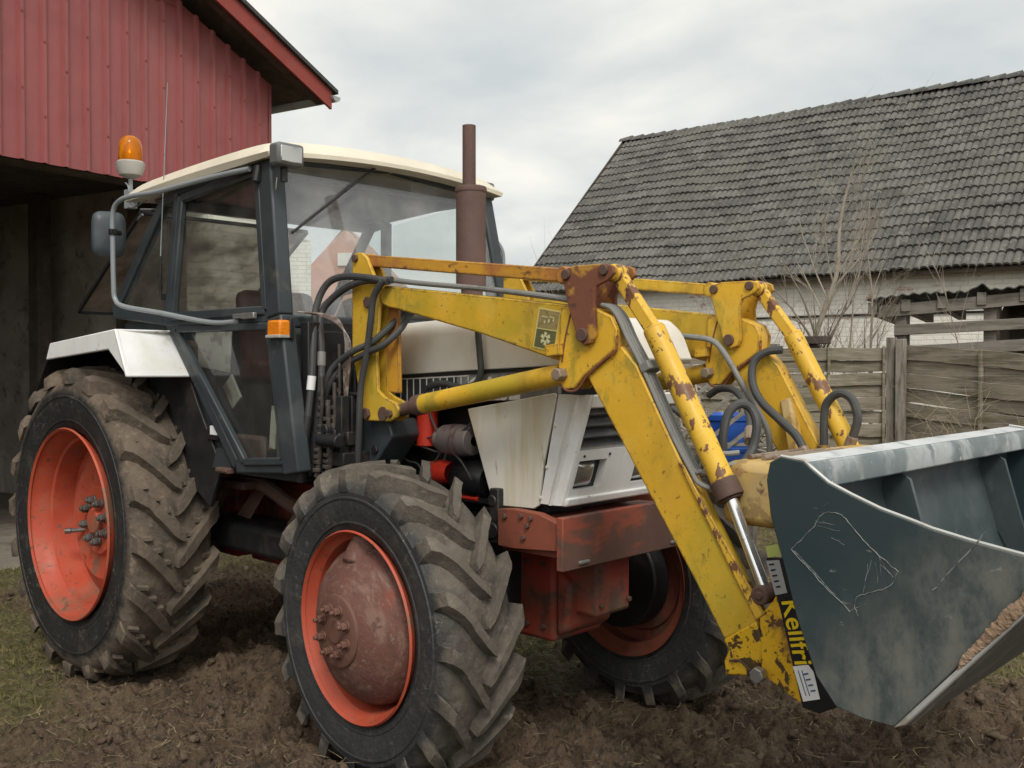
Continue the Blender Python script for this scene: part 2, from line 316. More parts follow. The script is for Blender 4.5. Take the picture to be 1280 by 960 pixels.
# ---------------- wheels
def tyre_mesh(R, w, rim, lugs, lh, lw, ang, mid_bars, wrap):
    mb = MB(); rc = R-lh; h = w/2
    prof = [(-.36*w, rim-.012), (-.43*w, rim+.012), (-.47*w, rim+.25*(rc-rim)), (-.50*w, rim+.52*(rc-rim)), (-.497*w, rim+.72*(rc-rim)), (-.475*w, rc-.055), (-.44*w, rc-.030), (-.36*w, rc-.014), (-.2*w, rc-.003), (0, rc)]
    prof = prof+[(-y, r) for y, r in prof[-2::-1]]
    mb.lathe(prof, n=120)
    def surf(y):
        a = abs(y); ys = [-p[0] for p in prof[5:10]][::-1]; rs = [p[1] for p in prof[5:10]][::-1]
        return float(np.interp(a, ys, rs))
    n = 9
    for sd in (-1, 1):
        for k in range(lugs):
            a0 = 2*pi*(k+(.5 if sd > 0 else 0))/lugs; jit = random.uniform(-.006, .006); hj = random.uniform(-.004, .004)
            vs = []; fs = []
            for i in range(n):
                t = i/(n-1)
                y = sd*(-.035*w+t*(h*.985+.035*w)); a = a0+jit+ang*(t**1.08)*(1+.10*sin(pi*t))
                rb = surf(y)-.012; rt = R+hj-.008*t*t-(.016 if i == n-1 else 0); 
                wt = lw*(.62 if i == 0 else (.92 if i == 1 else 1.0+.12*t)); da = wt/2/R; db = da*1.45
                if i == n-1: rb = rc-wrap
                for aa, r in ((a-db, rb), (a-da, rt), (a+da, rt), (a+db, rb)):
                    aa += random.uniform(-.003, .003)/R; r += random.uniform(-.0025, .0025); vs.append((r*cos(aa), y+random.uniform(-.003, .003), r*sin(aa)))
            if wrap:      # lug end running down over the shoulder
                i = n; y2 = sd*h*1.01
                for aa, r in ((a-db, rc-wrap), (a-da*1.02, rc-wrap*.35), (a+da*1.02, rc-wrap*.35), (a+db, rc-wrap)): vs.append((r*cos(aa), y2, r*sin(aa)))
            m = len(vs)//4
            for i in range(m-1):
                for j in range(4): fs.append((i*4+j, i*4+(j+1) % 4, (i+1)*4+(j+1) % 4, (i+1)*4+j))
            fs += [(0, 1, 2, 3), tuple((m-1)*4+j for j in (3, 2, 1, 0))]
            mb.add(vs, fs)
            for b in range(mid_bars):      # short low bars moulded between the lugs
                y0 = sd*(.10+.105*b)*w; y1 = y0+sd*.115*w; a = a0+ang*((abs(y0)/h)**1.08)+pi/lugs*(.72+.10*b)
                rb = min(surf(y0), surf(y1))-.01; vs = []
                for y, e in ((y0, 0), (y1, 0)):
                    for aa, r in ((a-.020, rb), (a-.012, surf(y)+.021), (a+.012, surf(y)+.021), (a+.020, rb)): vs.append((r*cos(aa), y, r*sin(aa)))
                mb.add(vs, [(0,1,5,4),(1,2,6,5),(2,3,7,6),(0,1,2,3),(7,6,5,4)])
    # moulded rim-protector rings on the sidewall
    for sd in (-1, 1):
        for q, hh in ((.20, .006), (.62, .004)):
            r = rim+q*(rc-rim); y = sd*(.455 if q < .3 else .499)*w
            mb.lathe([(y-sd*.01, r-.012), (y+sd*hh, r-.004), (y+sd*hh, r+.004), (y-sd*.01, r+.012)], n=96)
    return mb

RR, RRIM, RW = .823, .485, .43
FR, FRIM, FWD = .637, .360, .345
RC, FC = Vector((0, -.83, .803)), Vector((2.177, -.672, .617))
def rear_wheel():
    w = empty('rear_wheel', RC, 0, T)
    tyre_mesh(RR, RW, RRIM, 20, .045, .068, .30, 3, .045).build('tyre', 'rear_tyre', w, .011, 40)
    y = -RW/2
    MB().lathe([(y+.004, .486), (y-.006, .498), (y+.004, .503), (y+.010, .490), (y+.03, .484), (y+.055, .462), (y+.10, .452), (y+.108, .437), (y+.22, .425), (y+.235, .405),
               (y+.40, .400), (y+.405, .45), (y+.43, .49), (y+.44, .50)], n=96).build('rim', 'orange_rim', w, 0, 30)
    MB().lathe([(y+.225, .412), (y+.195, .35), (y+.175, .31), (y+.19, .245), (y+.185, .19), (y+.165, .175), (y+.165, .001)], n=72).build('wheel_disc', 'orange_rim', w, 0, 30)
    MB().lathe([(y+.165, .070), (y+.14, .068), (y+.135, .06), (y+.135, .001)], n=32).build('hub_cap', 'orange_rim', w, .004, 30)
    for k in range(8):
        a = 2*pi*k/8+.25; p = Vector((.112*cos(a), y+.165, .112*sin(a)))
        MB().cyl(p, p+Vector((0, -.012, 0)), .026, 12).cyl(p+Vector((0, -.012, 0)), p+Vector((0, -.040, 0)), .022, 6).cyl(p+Vector((0, -.040, 0)), p+Vector((0, -.052, 0)), .013, 10).build('wheel_nut', 'nut_steel', w, .002)
    p = Vector((-.20, y+.17, -.075)); MB().cyl(p+Vector((-.01, .02, 0)), p+Vector((-.03, -.05, 0)), .012, 8).cyl(p+Vector((-.03, -.05, 0)), p+Vector((-.045, -.075, 0)), .017, 10).build('valve', 'nut_steel', w)
    return w
rw = rear_wheel()
rw2 = dup(rw, T); rw2.location = (0, .83, .803); rw2.rotation_euler = (0, .13, pi); 
for c in rw2.children:
    if c.name.startswith('tyre'): c.scale = (-1, 1, 1)
STEER = radians(-3.6)
def front_wheel():
    w = empty('front_wheel', FC, STEER, T)
    tyre_mesh(FR, FWD, FRIM, 19, .050, .050, .36, 0, .062).build('tyre', 'front_tyre', w, .008, 40)
    y = -FWD/2
    MB().lathe([(y+.010, .362), (y-.004, .370), (y+.004, .376), (y+.014, .364), (y+.03, .358), (y+.05, .338), (y+.11, .325), (y+.30, .322), (y+.31, .36), (y+.345, .38)], n=96).build('rim', 'orange_rim', w, 0, 30)
    MB().lathe([(y+.23, .325), (y+.225, .27), (y+.235, .20)], n=64).build('wheel_disc', 'orange_rim', w, 0, 30)
    hub = MB().lathe([(y+.24, .27), (y+.15, .306), (y+.09, .312), (y+.045, .300), (y+.005, .268), (y-.030, .215), (y-.055, .165), (y-.066, .138), (y-.066, .001)], n=64)
    hub.tube([(-.02, y+.06, .24), (-.02, y+.075, .31), (-.02, y+.085, .345)], [.085, .062, .05], 16).cyl((-.02, y+.02, .335), (-.02, y+.06, .335), .018, 10)
    hb = hub.build('planetary_hub', 'hub', w, .012, 35)
    MB().lathe([(y-.062, .141), (y-.074, .139), (y-.079, .125), (y-.077, .05), (y-.085, .045), (y-.085, .001)], n=48).build('hub_cover', 'hub_centre', hb, .002, 30)
    for k in range(8):
        a = 2*pi*k/8+.4; p = Vector((.088*cos(a), y-.077, .088*sin(a)))
        MB().cyl(p, p+Vector((0, -.007, 0)), .021, 12).cyl(p+Vector((0, -.007, 0)), p+Vector((0, -.030, 0)), .0165, 6).cyl(p+Vector((0, -.030, 0)), p+Vector((0, -.046, 0)), .009, 8).build('wheel_nut', 'hub_centre', hb, .002)
    return w
fw = front_wheel()
fw2 = dup(fw, T); fw2.location = (2.33, .83, .605); fw2.rotation_euler = (0, .2, pi+STEER)
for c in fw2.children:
    if c.name.startswith(('rim', 'wheel_disc')): c.data = c.data.copy(); c.data.materials[0] = M['red_brown']  # far rim and disc darkened: mud, plus the shade under the tractor painted in
for cx, cy in ((2.177, -.50), (2.32, .655)): MB().lathe([(-.06, .10), (-.05, .24), (.05, .25), (.07, .20)], (cx, cy, .612), 'y', 32).build('axle_end', 'black', T, .01)
for c in fw2.children:
    if c.name.startswith('tyre'): c.scale = (-1, 1, 1)

# ---------------- chassis, axles, engine
MB().cyl((0, -.62, .803), (0, .62, .803), .13, 20).span((-.28, -.30, .58), (.42, .30, 1.12)).cyl((0, -.66, .803), (0, -.50, .803), .21, 24).cyl((0, .66, .803), (0, .50, .803), .21, 24).build('rear_axle', 'red', T, .02)
MB().span((.42, -.21, .56), (1.42, .21, 1.02)).span((.44, -.25, .60), (.50, .25, 1.04)).span((1.16, -.245, .58), (1.22, .245, 1.04)).build('gearbox', 'red', T, .015)
MB().span((.45, -.56, .70), (1.36, -.30, .845)).build('fuel_tank', 'black', T, .03)
st = MB()
for x0 in (.83, 1.28):
    st.poly([(x0-.14, -.46, .86), (x0-.02, -.46, .85), (x0+.14, -.40, 1.10), (x0+.08, -.40, 1.13)], .012, (0, 1, 0))
st.span((.72, -.58, 1.02), (.96, -.40, 1.06)).tube(curve([(.55, -.5, .9), (.70, -.50, 1.02), (.95, -.48, 1.04), (1.2, -.45, .95), (1.45, -.42, .90)], 6), .035, 10)
st.build('cab_mount', 'rust_dark', T, .004)
MB().span((1.42, -.24, .60), (2.42, .24, 1.12)).span((1.62, -.20, 1.12), (2.40, .20, 1.50)).span((1.60, -.27, 1.30), (2.30, -.20, 1.36)).span((1.70, -.26, 1.02), (2.36, -.22, 1.10)).build('engine', 'black', T, .012)
MB().cyl((1.99, -.30, 1.44), (1.99, -.30, 1.46), .03, 16).cyl((1.99, -.30, 1.28), (1.99, -.30, 1.44), .047, 24).build('oil_filter', 'filter_red', T, .004)
al = PY(567, 550, -.30)
MB().lathe([(-.09, .02), (-.085, .062), (-.03, .068), (.03, .068), (.09, .06), (.095, .02)], (al.x+.02, -.29, al.z), 'x', 28).lathe([(-.12, .03), (-.115, .05), (-.10, .05), (-.095, .03)], (al.x+.02, -.29, al.z), 'x', 24).build('alternator', mat('alternator_alloy', (.20, .17, .16), .5, .3, layers=[(8, 3, .5, .62, (.12, .05, .05), .9, (6, 1, 1))]), T, .003)
p = PY(553, 590, -.30); MB().lathe([(-.075, .012), (-.06, .045), (0, .055), (.06, .045)], (p.x, -.30, p.z), 'x', 20).build('water_pump', 'filter_red', T)
p = PY(588, 600, -.28); MB().lathe([(-.10, .02), (-.095, .07), (-.06, .085), (.06, .085), (.095, .07), (.10, .02)], (p.x, -.25, p.z), 'x', 28).build('hydraulic_pump', 'black_gloss', T)
p0, p1 = PY(560, 618, -.30), PY(598, 624, -.30); MB().cyl(p0, p1, .010, 10).build('dipstick_tube', 'filter_red', T)
wires = MB()
for pts in ([(535, 510), (545, 535), (560, 555), (555, 575)], [(500, 540), (525, 548), (545, 545), (575, 540), (590, 528)], [(498, 553), (520, 556), (548, 565), (556, 560), (575, 575), (590, 600)], [(530, 600), (545, 575), (552, 560), (548, 545), (538, 520)], [(497, 560), (508, 575), (522, 580), (530, 596)]):
    wires.tube(curve([PY(a, b, -.33) for a, b in pts], 5), .0045, 6)
wires.build('engine_wiring', 'hose', T)
for (y_, z_) in ((-.08, .85), (.02, .85), (.10, .85), (-.08, .67), (.10, .67)): bolt((2.779, y_, z_), .012, .014, (1, 0, 0)).build('axle_bolt', 'rust_dark', T, .002)
for x_ in (2.36, 2.46, 2.55): 
    for z_ in (.56, .82): bolt((x_, -.159, z_), .012, .014).build('axle_bolt', 'rust_dark', T, .002)
# front support rails, bumper plate, axle
r_pts = XZ([(622, 636), (640, 636), (672, 642), (700, 656), (700, 690), (640, 686), (622, 682)], -.40)
for sgn in (-1, 1):
    y0, y1 = (-.40, -.36) if sgn < 0 else (.36, .40)
    MB().prism(r_pts, y0, y1).build('side_rail', 'red_brown', T, .004)
for a, b in ((652, 645), (660, 657), (632, 645), (664, 648), (655, 672)):
    bolt(PY(a, b, -.40), .011, .012).build('rail_bolt', 'rust_dark', T, .002)
MB().span((2.84, -.42, .868), (2.872, .42, 1.068)).build('bumper_plate', 'bumper', T, .004)
for y in (-.30, .30): MB().span((2.866, y-.03, .885), (2.880, y+.03, .897)).build('bumper_clip', 'steel', T, .002)
MB().span((2.50, -.36, .90), (2.84, .36, .99)).span((2.66, -.34, 1.0), (2.84, .34, 1.045)).build('front_crossmember', 'red_brown', T, .006)
MB().span((2.30, -.16, .50), (2.60, .16, .88)).span((2.56, -.10, .62), (2.78, .12, .90)).prism([(2.60, .52), (2.60, .80), (2.68, .74), (2.66, .56)], -.15, .15).build('axle_support', 'red', T, .02)
MB().lathe([(-.52, .10), (-.46, .085), (-.30, .075), (-.14, .10), (0, .14), (.14, .10), (.30, .075), (.46, .085), (.52, .10)], (2.177, 0, .60), 'y', 28).box((2.177, -.50, .617), (.16, .10, .34)).tube([(2.2, .45, .60), (2.32, .64, .612)], .085, 16).tube([(2.30, -.50, .62), (2.36, -.30, .62), (2.36, .30, .62), (2.30, .50, .62)], .020, 10).build('front_axle', 'red', T, .012)
MB().span((2.36, -.19, 1.05), (2.44, -.33, .99)).box((2.47, -.35, 1.03), (.05, .05, .22)).cyl((2.46, -.38, .97), (2.46, -.34, .97), .035, 16).cyl((2.46, -.38, 1.09), (2.46, -.34, 1.09), .025, 16).build('pump_bracket', 'black', T, .006)

# ---------------- hood and nose
HC, HY = -.043, .297          # centre line and half width of the bonnet
def hood_section(xf, top, bot, half, r=.07):
    pts = [(-half, bot)]+[(-half+r-r*cos(radians(a)), top-r+r*sin(radians(a))) for a in range(0, 91, 15)]
    pts = pts+[(-y, z) for y, z in reversed(pts)]
    return [(xf(z), HC+y, z) for y, z in pts]
YS = HC-HY
zs_r, zs_f = PY(485, 470, YS).z, PY(700, 458, YS).z
def loft(secs, closed_ends=True):
    n = len(secs[0]); mb = MB(); vs = [v for s in secs for v in s]; fs = []
    for i in range(len(secs)-1):
        for j in range(n): fs.append((i*n+j, i*n+(j+1) % n, (i+1)*n+(j+1) % n, (i+1)*n+j))
    if closed_ends: fs += [tuple(range(n)), tuple(range((len(secs)-1)*n, len(secs)*n))]
    return mb.add(vs, fs)
K_ = lambda x: (lambda z: x)
lean = lambda x0: (lambda z: x0+(1.80-z)*.42)
HC0, HY0 = HC, HY; HC, HY = -.004, .336
hood = loft([hood_section(K_(1.68), 1.815, zs_r-.005, HY-.01), hood_section(K_(2.2), 1.835, (zs_r+zs_f)/2, HY), hood_section(lean(2.75), 1.83, zs_f+.004, HY), hood_section(lean(2.865), 1.82, zs_f+.012, HY-.006), hood_section(lean(2.89), 1.80, zs_f+.03, HY-.022)])
hood = hood.build('hood', 'white', T, .006, 40); HC, HY = HC0, HY0
bt = lambda x: zs_r+(zs_f-zs_r)*(x-1.758)/(2.78-1.758)-.012
bandh = .112
yb = YS-.001
MB().poly([(1.70, yb, bt(1.70)), (2.78, yb, bt(2.78)), (2.78, yb, bt(2.78)-bandh), (1.70, yb, bt(1.70)-bandh)], .02, (0, 1, 0)).build('side_band', 'band_grey', T)
MB().poly([(1.72, yb-.0025, bt(1.72)-.004), (2.22, yb-.0025, bt(2.22)-.004), (2.22, yb-.0025, bt(2.22)-bandh+.004), (1.72, yb-.0025, bt(1.72)-bandh+.004)], .0012, (0, 1, 0)).build('band_grid_panel', 'band_dark', T)
g = MB()
for k in range(14):
    x = 1.735+k*.043; g.bar((x, yb-.0035, bt(x)-.006), (x, yb-.0035, bt(x)-bandh+.006), .0058, .0012)
for dz in (-.006, -bandh+.006): g.bar((1.73, yb-.0035, bt(1.73)+dz), (2.30, yb-.0035, bt(2.30)+dz), .005, .0012)
g.build('band_grid_lines', 'band_white', T)
ang = atan2(zs_f-zs_r, 2.78-1.758); tx0 = PY(586, 490, YS).x
text_mesh('band_lettering', 'CASE', .125, 'band_white', T, Matrix.Translation((tx0, yb-.002, bt(tx0)-.105)) @ Matrix.Rotation(-ang, 4, 'Y') @ Matrix.Rotation(pi/2, 4, 'X') @ Matrix.Scale(1.0, 4, (1, 0, 0)), .005)
MB().bar((1.70, yb-.002, bt(1.70)+.006), (2.80, yb-.002, bt(2.80)+.006), .008, .02).build('hood_seal', 'black', T)
pan = XZ([(585, 511), (694, 491), (697, 493), (680, 580), (674, 632), (668, 636), (622, 632), (615, 624)], YS)
for y0, y1 in ((YS-.004, YS+.010), (HC+HY-.010, HC+HY+.004)): MB().prism(pan, y0, y1).build('side_panel', 'white_stained', T, .004)
q0_, q1_ = PY(703, 633, YS), PY(739, 494, YS); zb, zt = q0_.z, q1_.z
def front_x(z): return q0_.x+(q1_.x-q0_.x)*(z-zb)/(zt-zb)
sm0, sm1 = PY(675, 634, YS), PY(698, 492, YS)
seam_x = lambda z: sm0.x+(sm1.x-sm0.x)*(z-zb)/(zt-zb)+.003
IN = HY-.014
for sgn in (-1, 1):
    vs = []; zz = [zb, zb+.02, 1.25, 1.42, zt]
    for z in zz:
        fx = front_x(z); sx_ = seam_x(z)
        vs += [(sx_, HC+sgn*(HY+.003), z), (fx-.022, HC+sgn*(HY+.003), z), (fx-.005, HC+sgn*(HY-.004), z), (fx, HC+sgn*(HY-.018), z), (fx, HC+sgn*IN, z), (fx-.04, HC+sgn*IN, z), (fx-.05, HC+sgn*(IN+.03), z), (sx_, HC+sgn*(HY-.025), z)]
    n = 8; fs = [(i*n+j, i*n+(j+1) % n, (i+1)*n+(j+1) % n, (i+1)*n+j) for i in range(len(zz)-1) for j in range(n)]+[tuple(range(n)), tuple(range(len(zz)*n-n, len(zz)*n))]
    MB().add(vs, fs).build('nose_cheek', 'white_clean', T, .004, 40)
for a_, b_ in ((694, 532), (684, 584), (676, 622), (709, 556)):
    bolt(PY(a_, b_, YS-.003), .008, .005).build('panel_screw', 'white', T, .002)
def fp(y, z, d=0): return (front_x(z)+.002-d, HC+y, z)
MB().poly([fp(-IN, zt-.05), fp(IN, zt-.05), fp(IN, zt), fp(-IN, zt)], .04, (-1, 0, 0)).build('nose_top_bar', 'white_clean', T, .006)
ph, pb = 1.31, zb
hp = MB(); RY0, RY1 = .266, .098
ys = [-IN, -RY0, -RY1, RY1, RY0, IN]; zz = [pb, pb+.060, pb+.172, ph]
for i in range(5):
    for j in range(3):
        if j == 1 and i in (1, 3): continue
        if ys[i+1]-ys[i] < .012: continue
        hp.poly([fp(ys[i], zz[j]), fp(ys[i+1], zz[j]), fp(ys[i+1], zz[j+1]), fp(ys[i], zz[j+1])], .035, (-1, 0, 0))
hp.build('headlamp_panel', 'white_clean', T, 0)
MB().poly([fp(-HY+.01, pb-.004, -.010), fp(HY-.01, pb-.004, -.010), fp(HY-.01, pb+.030, -.010), fp(-HY+.01, pb+.030, -.010)], .03, (-1, 0, 0)).build('nose_lower_lip', 'white_clean', T, .008)
zc = (zz[1]+zz[2])/2; yr_ = (RY0+RY1)/2
for y in (-yr_, yr_):
    MB().poly([fp(y-.085, zz[1]-.002, .034), fp(y+.085, zz[1]-.002, .034), fp(y+.085, zz[2]+.002, .034), fp(y-.085, zz[2]+.002, .034)], .004, (-1, 0, 0)).build('headlamp_box', 'black', T)
    mb = MB(); n = 14; vs = []
    for i in range(n+1):
        for j in range(n+1):
            u, v = -1+2*i/n, -1+2*j/n; dd = .024*max(0, 1-.5*max(abs(u), abs(v))**4-.25*(u*u+v*v))
            vs.append(fp(y-.012+u*.058, zc+v*.046, .028-dd))
    mb.add(vs, [(i*(n+1)+j, (i+1)*(n+1)+j, (i+1)*(n+1)+j+1, i*(n+1)+j+1) for i in range(n) for j in range(n)]).build('headlamp', 'lens', T)
for y in (-.245, -.09, .09, .245): bolt(fp(y, ph-.022), .006, .003, (1, 0, 0)).build('panel_screw', 'black', T)
MB().span((2.72, HC-IN, ph), (2.735, HC+IN, zt-.05)).build('radiator_mesh', 'black', T)
for k in range(4):
    z = ph+.020+k*.044; MB().poly([(front_x(z)-.020, HC-IN+.002, z-.014), (front_x(z)-.020, HC+IN-.002, z-.014), (front_x(z)-.052, HC+IN-.002, z+.020), (front_x(z)-.052, HC-IN+.002, z+.020)], .02, (-1, 0, -.6)).build('grille_slat', 'radiator_bar', T, .005)
MB().poly([fp(-IN, ph, .01), fp(IN, ph, .01), fp(IN, ph+.012, .01), fp(-IN, ph+.012, .01)], .01, (-1, 0, 0)).build('grille_sill', 'steel', T)
MB().span((1.72, HC-.26, 1.06), (2.70, HC+.26, 1.08)).span((2.42, HC-.27, 1.08), (2.70, HC+.27, 1.60)).build('radiator_core', 'black', T)

# ---------------- exhaust
ex0 = PY(590, 352, 0); xe = 1.955
MB().cyl((xe+.01, 0, 1.78), (xe+.005, 0, 2.02), .05, 20).lathe([(0, .045), (.01, .069), (.44, .069), (.45, .062), (.465, .04)], (xe, 0, 1.985), 'z', 32).lathe([(0, .072), (.012, .074), (.024, .070)], (xe, 0, 2.425), 'z', 32).lathe([(0, .031), (.322, .031), (.322, .026), (.27, .026)], (xe-.012, 0, 2.41), 'z', 20).build('exhaust_stack', 'exhaust', T, 0, 30)

# ---------------- cab
YB, YT = -.745, -.705
def yc(z): return YB+(YT-YB)*max(0, min(1, (z-1.85)/(2.55-1.85)))
def C(px, py, extra=0):   # point on the near cab side
    p = PY(px, py, -.73); p = PY(px, py, yc(p.z)); p.y -= extra; return p
CYC = -.05
def mir(p): return Vector((p.x, 2*CYC-p.y, p.z))
cab = MB()
At, Ab, Af = C(338, 200), C(350, 396), C(372, 592)
Bt, Bb = C(226, 245), C(213, 400)
Rt, Rb = C(207, 254), C(146, 391)
D1, D2 = C(300, 582), C(365, 582)
frame = [(At, Ab, .105, .075), (Ab, Af, .115, .075), (Bt, Bb, .055, .05), (C(222, 240), C(330, 203), .05, .05), (C(212, 402), C(352, 396), .055, .05),
         (Bb, D1, .06, .045), (D1, D2, .07, .05), (Bt, Rt, .05, .05), (Rt, Rb, .055, .05), (Rb, Bb, .06, .05)]
for a, b, w_, d_ in frame:
    cab.bar(a, b, w_, d_); cab.bar(mir(a), mir(b), w_, d_)
def lr(a): cab.bar(a, mir(a), .055, .06, (1, 0, 0))
for a in (Rt, Rb, Vector((Ab.x+.02, Ab.y, Ab.z-.02))): lr(a)
zt_f = At.z+.02
cab.bar((At.x+.01, -.70, zt_f-.015), (At.x+.035, CYC, zt_f+.025), .04, .05, (1, 0, 0)).bar((At.x+.035, CYC, zt_f+.025), (At.x+.01, .60, zt_f-.015), .04, .05, (1, 0, 0))
cabo = cab.build('cab_frame', 'cab', T, .010)
# lower cab body: firewall, floor, rear wall, inner fender skirts
MB().span((1.60, -.69, 1.15), (1.66, .59, 1.82)).span((1.655, -.66, 1.55), (1.665, -.40, 1.78)).build('firewall', 'black', T, .01)
lb = MB().span((.45, -.70, 1.12), (1.60, .60, 1.16)).span((.05, -.62, 1.15), (.09, .52, 1.84))
lb.prism([(.0, 1.86), (.56, 1.86), (1.10, 1.14), (.60, 1.14), (.0, 1.40)], -.72, -.70).prism([(.0, 1.86), (.56, 1.86), (1.10, 1.14), (.60, 1.14), (.0, 1.40)], .60, .62)
lb.build('cab_lower_body', 'cab', T, .006)
MB().prism([(.95, 1.14), (1.12, 1.14), (1.12, 1.24), (.99, 1.24)], -.745, -.735).build('cab_corner_plate', 'cab', T, .003)
p = C(302, 590); MB().box((p.x-.12, -.755, p.z-.0), (.11, .03, .025)).cyl((p.x-.07, -.77, p.z), (p.x-.17, -.77, p.z), .014, 10).build('door_hinge', 'rust_dark', T, .003)
# door
dr = MB()
dpts = [C(233, 249), C(327, 212), C(338, 388), C(221, 396)]
for i in range(4): dr.bar(dpts[i]+Vector((0, -.02, 0)), dpts[(i+1) % 4]+Vector((0, -.02, 0)), .040, .030)
lpts = [C(226, 412), C(342, 408), C(361, 576), C(312, 577)]
for i in range(4): dr.bar(lpts[i]+Vector((0, -.02, 0)), lpts[(i+1) % 4]+Vector((0, -.02, 0)), .034, .030)
door = dr.build('cab_door', 'cab', T, .006)
def pane(pts, m, name='window_pane', parent=T, th=.005):
    a, b, c = pts[0], pts[1], pts[2]; n = (b-a).cross(c-a); return MB().add(pts, [tuple(range(len(pts)))]).build(name, m, parent)
pane(dpts, 'glass', parent=door); pane(lpts, 'glass', parent=door)
pane([mir(p) for p in dpts], 'glass'); pane([mir(p) for p in lpts], 'glass')
Q = [Bt+Vector((-.03, .0, -.02)), Rt+Vector((.03, 0, -.02)), Rb+Vector((.03, 0, .03)), Bb+Vector((-.03, 0, .03))]
pane(Q, 'glass'); pane([mir(p) for p in Q], 'glass')
h0 = C(238, 392); MB().box((1.30, -.785, C(300, 396).z), (.16, .018, .022)).box((1.37, -.80, C(300, 396).z-.003), (.10, .02, .028)).build('door_handle', 'steel', door, .004)
MB().tube([(At.x-.03, -.745, At.z-.03), (At.x-.03, -.76, At.z-.10)], .022, 10).build('arm_clamp', 'black', T)
# windscreen
ws = [Vector((At.x+.025, -.675, At.z+.01)), Vector((Ab.x+.035, -.715, Ab.z)), Vector((Ab.x+.035, .615, Ab.z)), Vector((At.x+.025, .575, At.z+.01))]
pane(ws, 'windscreen', 'windscreen')
# rear window, swung open
hb_, ht_ = PY(98, 390, -.60), PY(176, 266, -.60)
rwf = MB(); c4 = [ht_, hb_, mir(hb_), mir(ht_)]
for i in range(4): rwf.bar(c4[i], c4[(i+1) % 4], .022, .018)
rear_win = rwf.build('rear_window', 'black', T, .003)
pane(c4, 'rear_glass', parent=rear_win)
MB().tube([PY(176, 262, -.60), PY(200, 262, -.60), PY(214, 254, -.66)], .006, 6).tube([PY(168, 278, -.60), PY(178, 268, -.6)], .008, 6).build('window_stay', 'tube_grey', T)
# roof
def roof():
    mb = MB(); nx, ny = 22, 26; x0, x1 = .12, At.x+.10; hy = .735; vs = []
    for i in range(nx+1):
        for j in range(ny+1):
            u, v = -1+2*i/nx, -1+2*j/ny
            su, sv = math.copysign(abs(u)**.7, u), math.copysign(abs(v)**.7, v)
            bow = .05*(1-sv*sv) if u > 0 else .03*(1-sv*sv)
            x = (x0+x1)/2+su*((x1-x0)/2+bow*abs(su)); y = CYC+sv*hy
            e = max(abs(u)**5, abs(v)**5)
            z = 2.560+.078*(1-abs(u)**6)**.5*(1-abs(v)**6)**.5+.035*(1-sv*sv)+.012*(1-su*su)+.045*(su+1)*.5-.045+.025*(abs(j % 6-3) < 1 and abs(u) < .8)*0
            vs.append((x, y, z))
    m = ny+1; mb.add(vs, [(i*m+j, (i+1)*m+j, (i+1)*m+j+1, i*m+j+1) for i in range(nx) for j in range(ny)])
    top = len(mb.v)
    # underside and rim
    vs2 = [(x, CYC+(y-CYC)*.985, 2.528+.035*(1-((y-CYC)/hy)**2)+.045*((x-x0)/(x1-x0))-.045+.012) for x, y, z in vs]
    mb.add(vs2, [(i*m+j, i*m+j+1, (i+1)*m+j+1, (i+1)*m+j) for i in range(nx) for j in range(ny)])
    rim = [i*m for i in range(nx)]+[nx*m+j for j in range(ny)]+[i*m+ny for i in range(nx, 0, -1)]+[j for j in range(ny, 0, -1)]
    mb.f += [(rim[k], rim[(k+1) % len(rim)], rim[(k+1) % len(rim)]+top, rim[k]+top) for k in range(len(rim))]
    return mb.build('cab_roof', 'cream', T, 0, 40)
roof_o = roof()
MB().span((.25, -.67, 2.49), (At.x-.06, .57, 2.505)).build('roof_lining', 'lining', T)
# interior
seat = MB().box((.62, -.02, 1.60), (.48, .50, .14)).build('driver_seat', 'seat_red', T, .04)
MB().box((.40, -.02, 1.82), (.12, .48, .46), Matrix.Rotation(-.12, 3, 'Y')).build('seat_back', 'seat_red', seat, .05)
MB().span((1.25, -.60, 1.16), (1.60, .60, 1.80)).prism([(1.20, 1.72), (1.58, 1.84), (1.58, 1.96), (1.36, 1.95)], -.30, .30).build('dashboard', 'dash', T, .03)
MB().tube([(1.08+.18*cos(a)*.85, .18*sin(a)-.02, 1.93+.18*cos(a)*.5) for a in np.linspace(0, 2*pi, 25)], .014, 8).cyl((1.08, -.02, 1.93), (1.24, -.02, 1.76), .022, 12).bar((.93, -.02, 1.845), (1.23, -.02, 2.015), .02, .012).build('steering_wheel', 'black', T)
MB().span((.12, -.69, 1.18), (.52, -.45, 1.76)).span((.12, .45, 1.18), (.52, .69, 1.76)).build('inner_fender', 'interior', T, .03)
MB().span((.52, -.64, 1.16), (1.22, -.60, 1.30)).span((.95, .34, 1.18), (1.35, .60, 1.55)).build('side_console', 'interior', T, .02)
paper = MB()
for k, (x, z, a, w_, h_) in enumerate([(.66, 1.74, .1, .34, .26), (.86, 1.50, .9, .14, .10), (1.24, 1.34, .12, .05, .20)]):
    paper.box((x, -.57-.01*k, z), (w_, .012, h_), Matrix.Rotation(a, 3, 'Y'))
paper.build('document_pouch', mat('pale_plastic_pouch', (.42, .40, .35), .5, layers=[(7, 5, .48, .62, (.16, .13, .11), .9)]), T, .003)

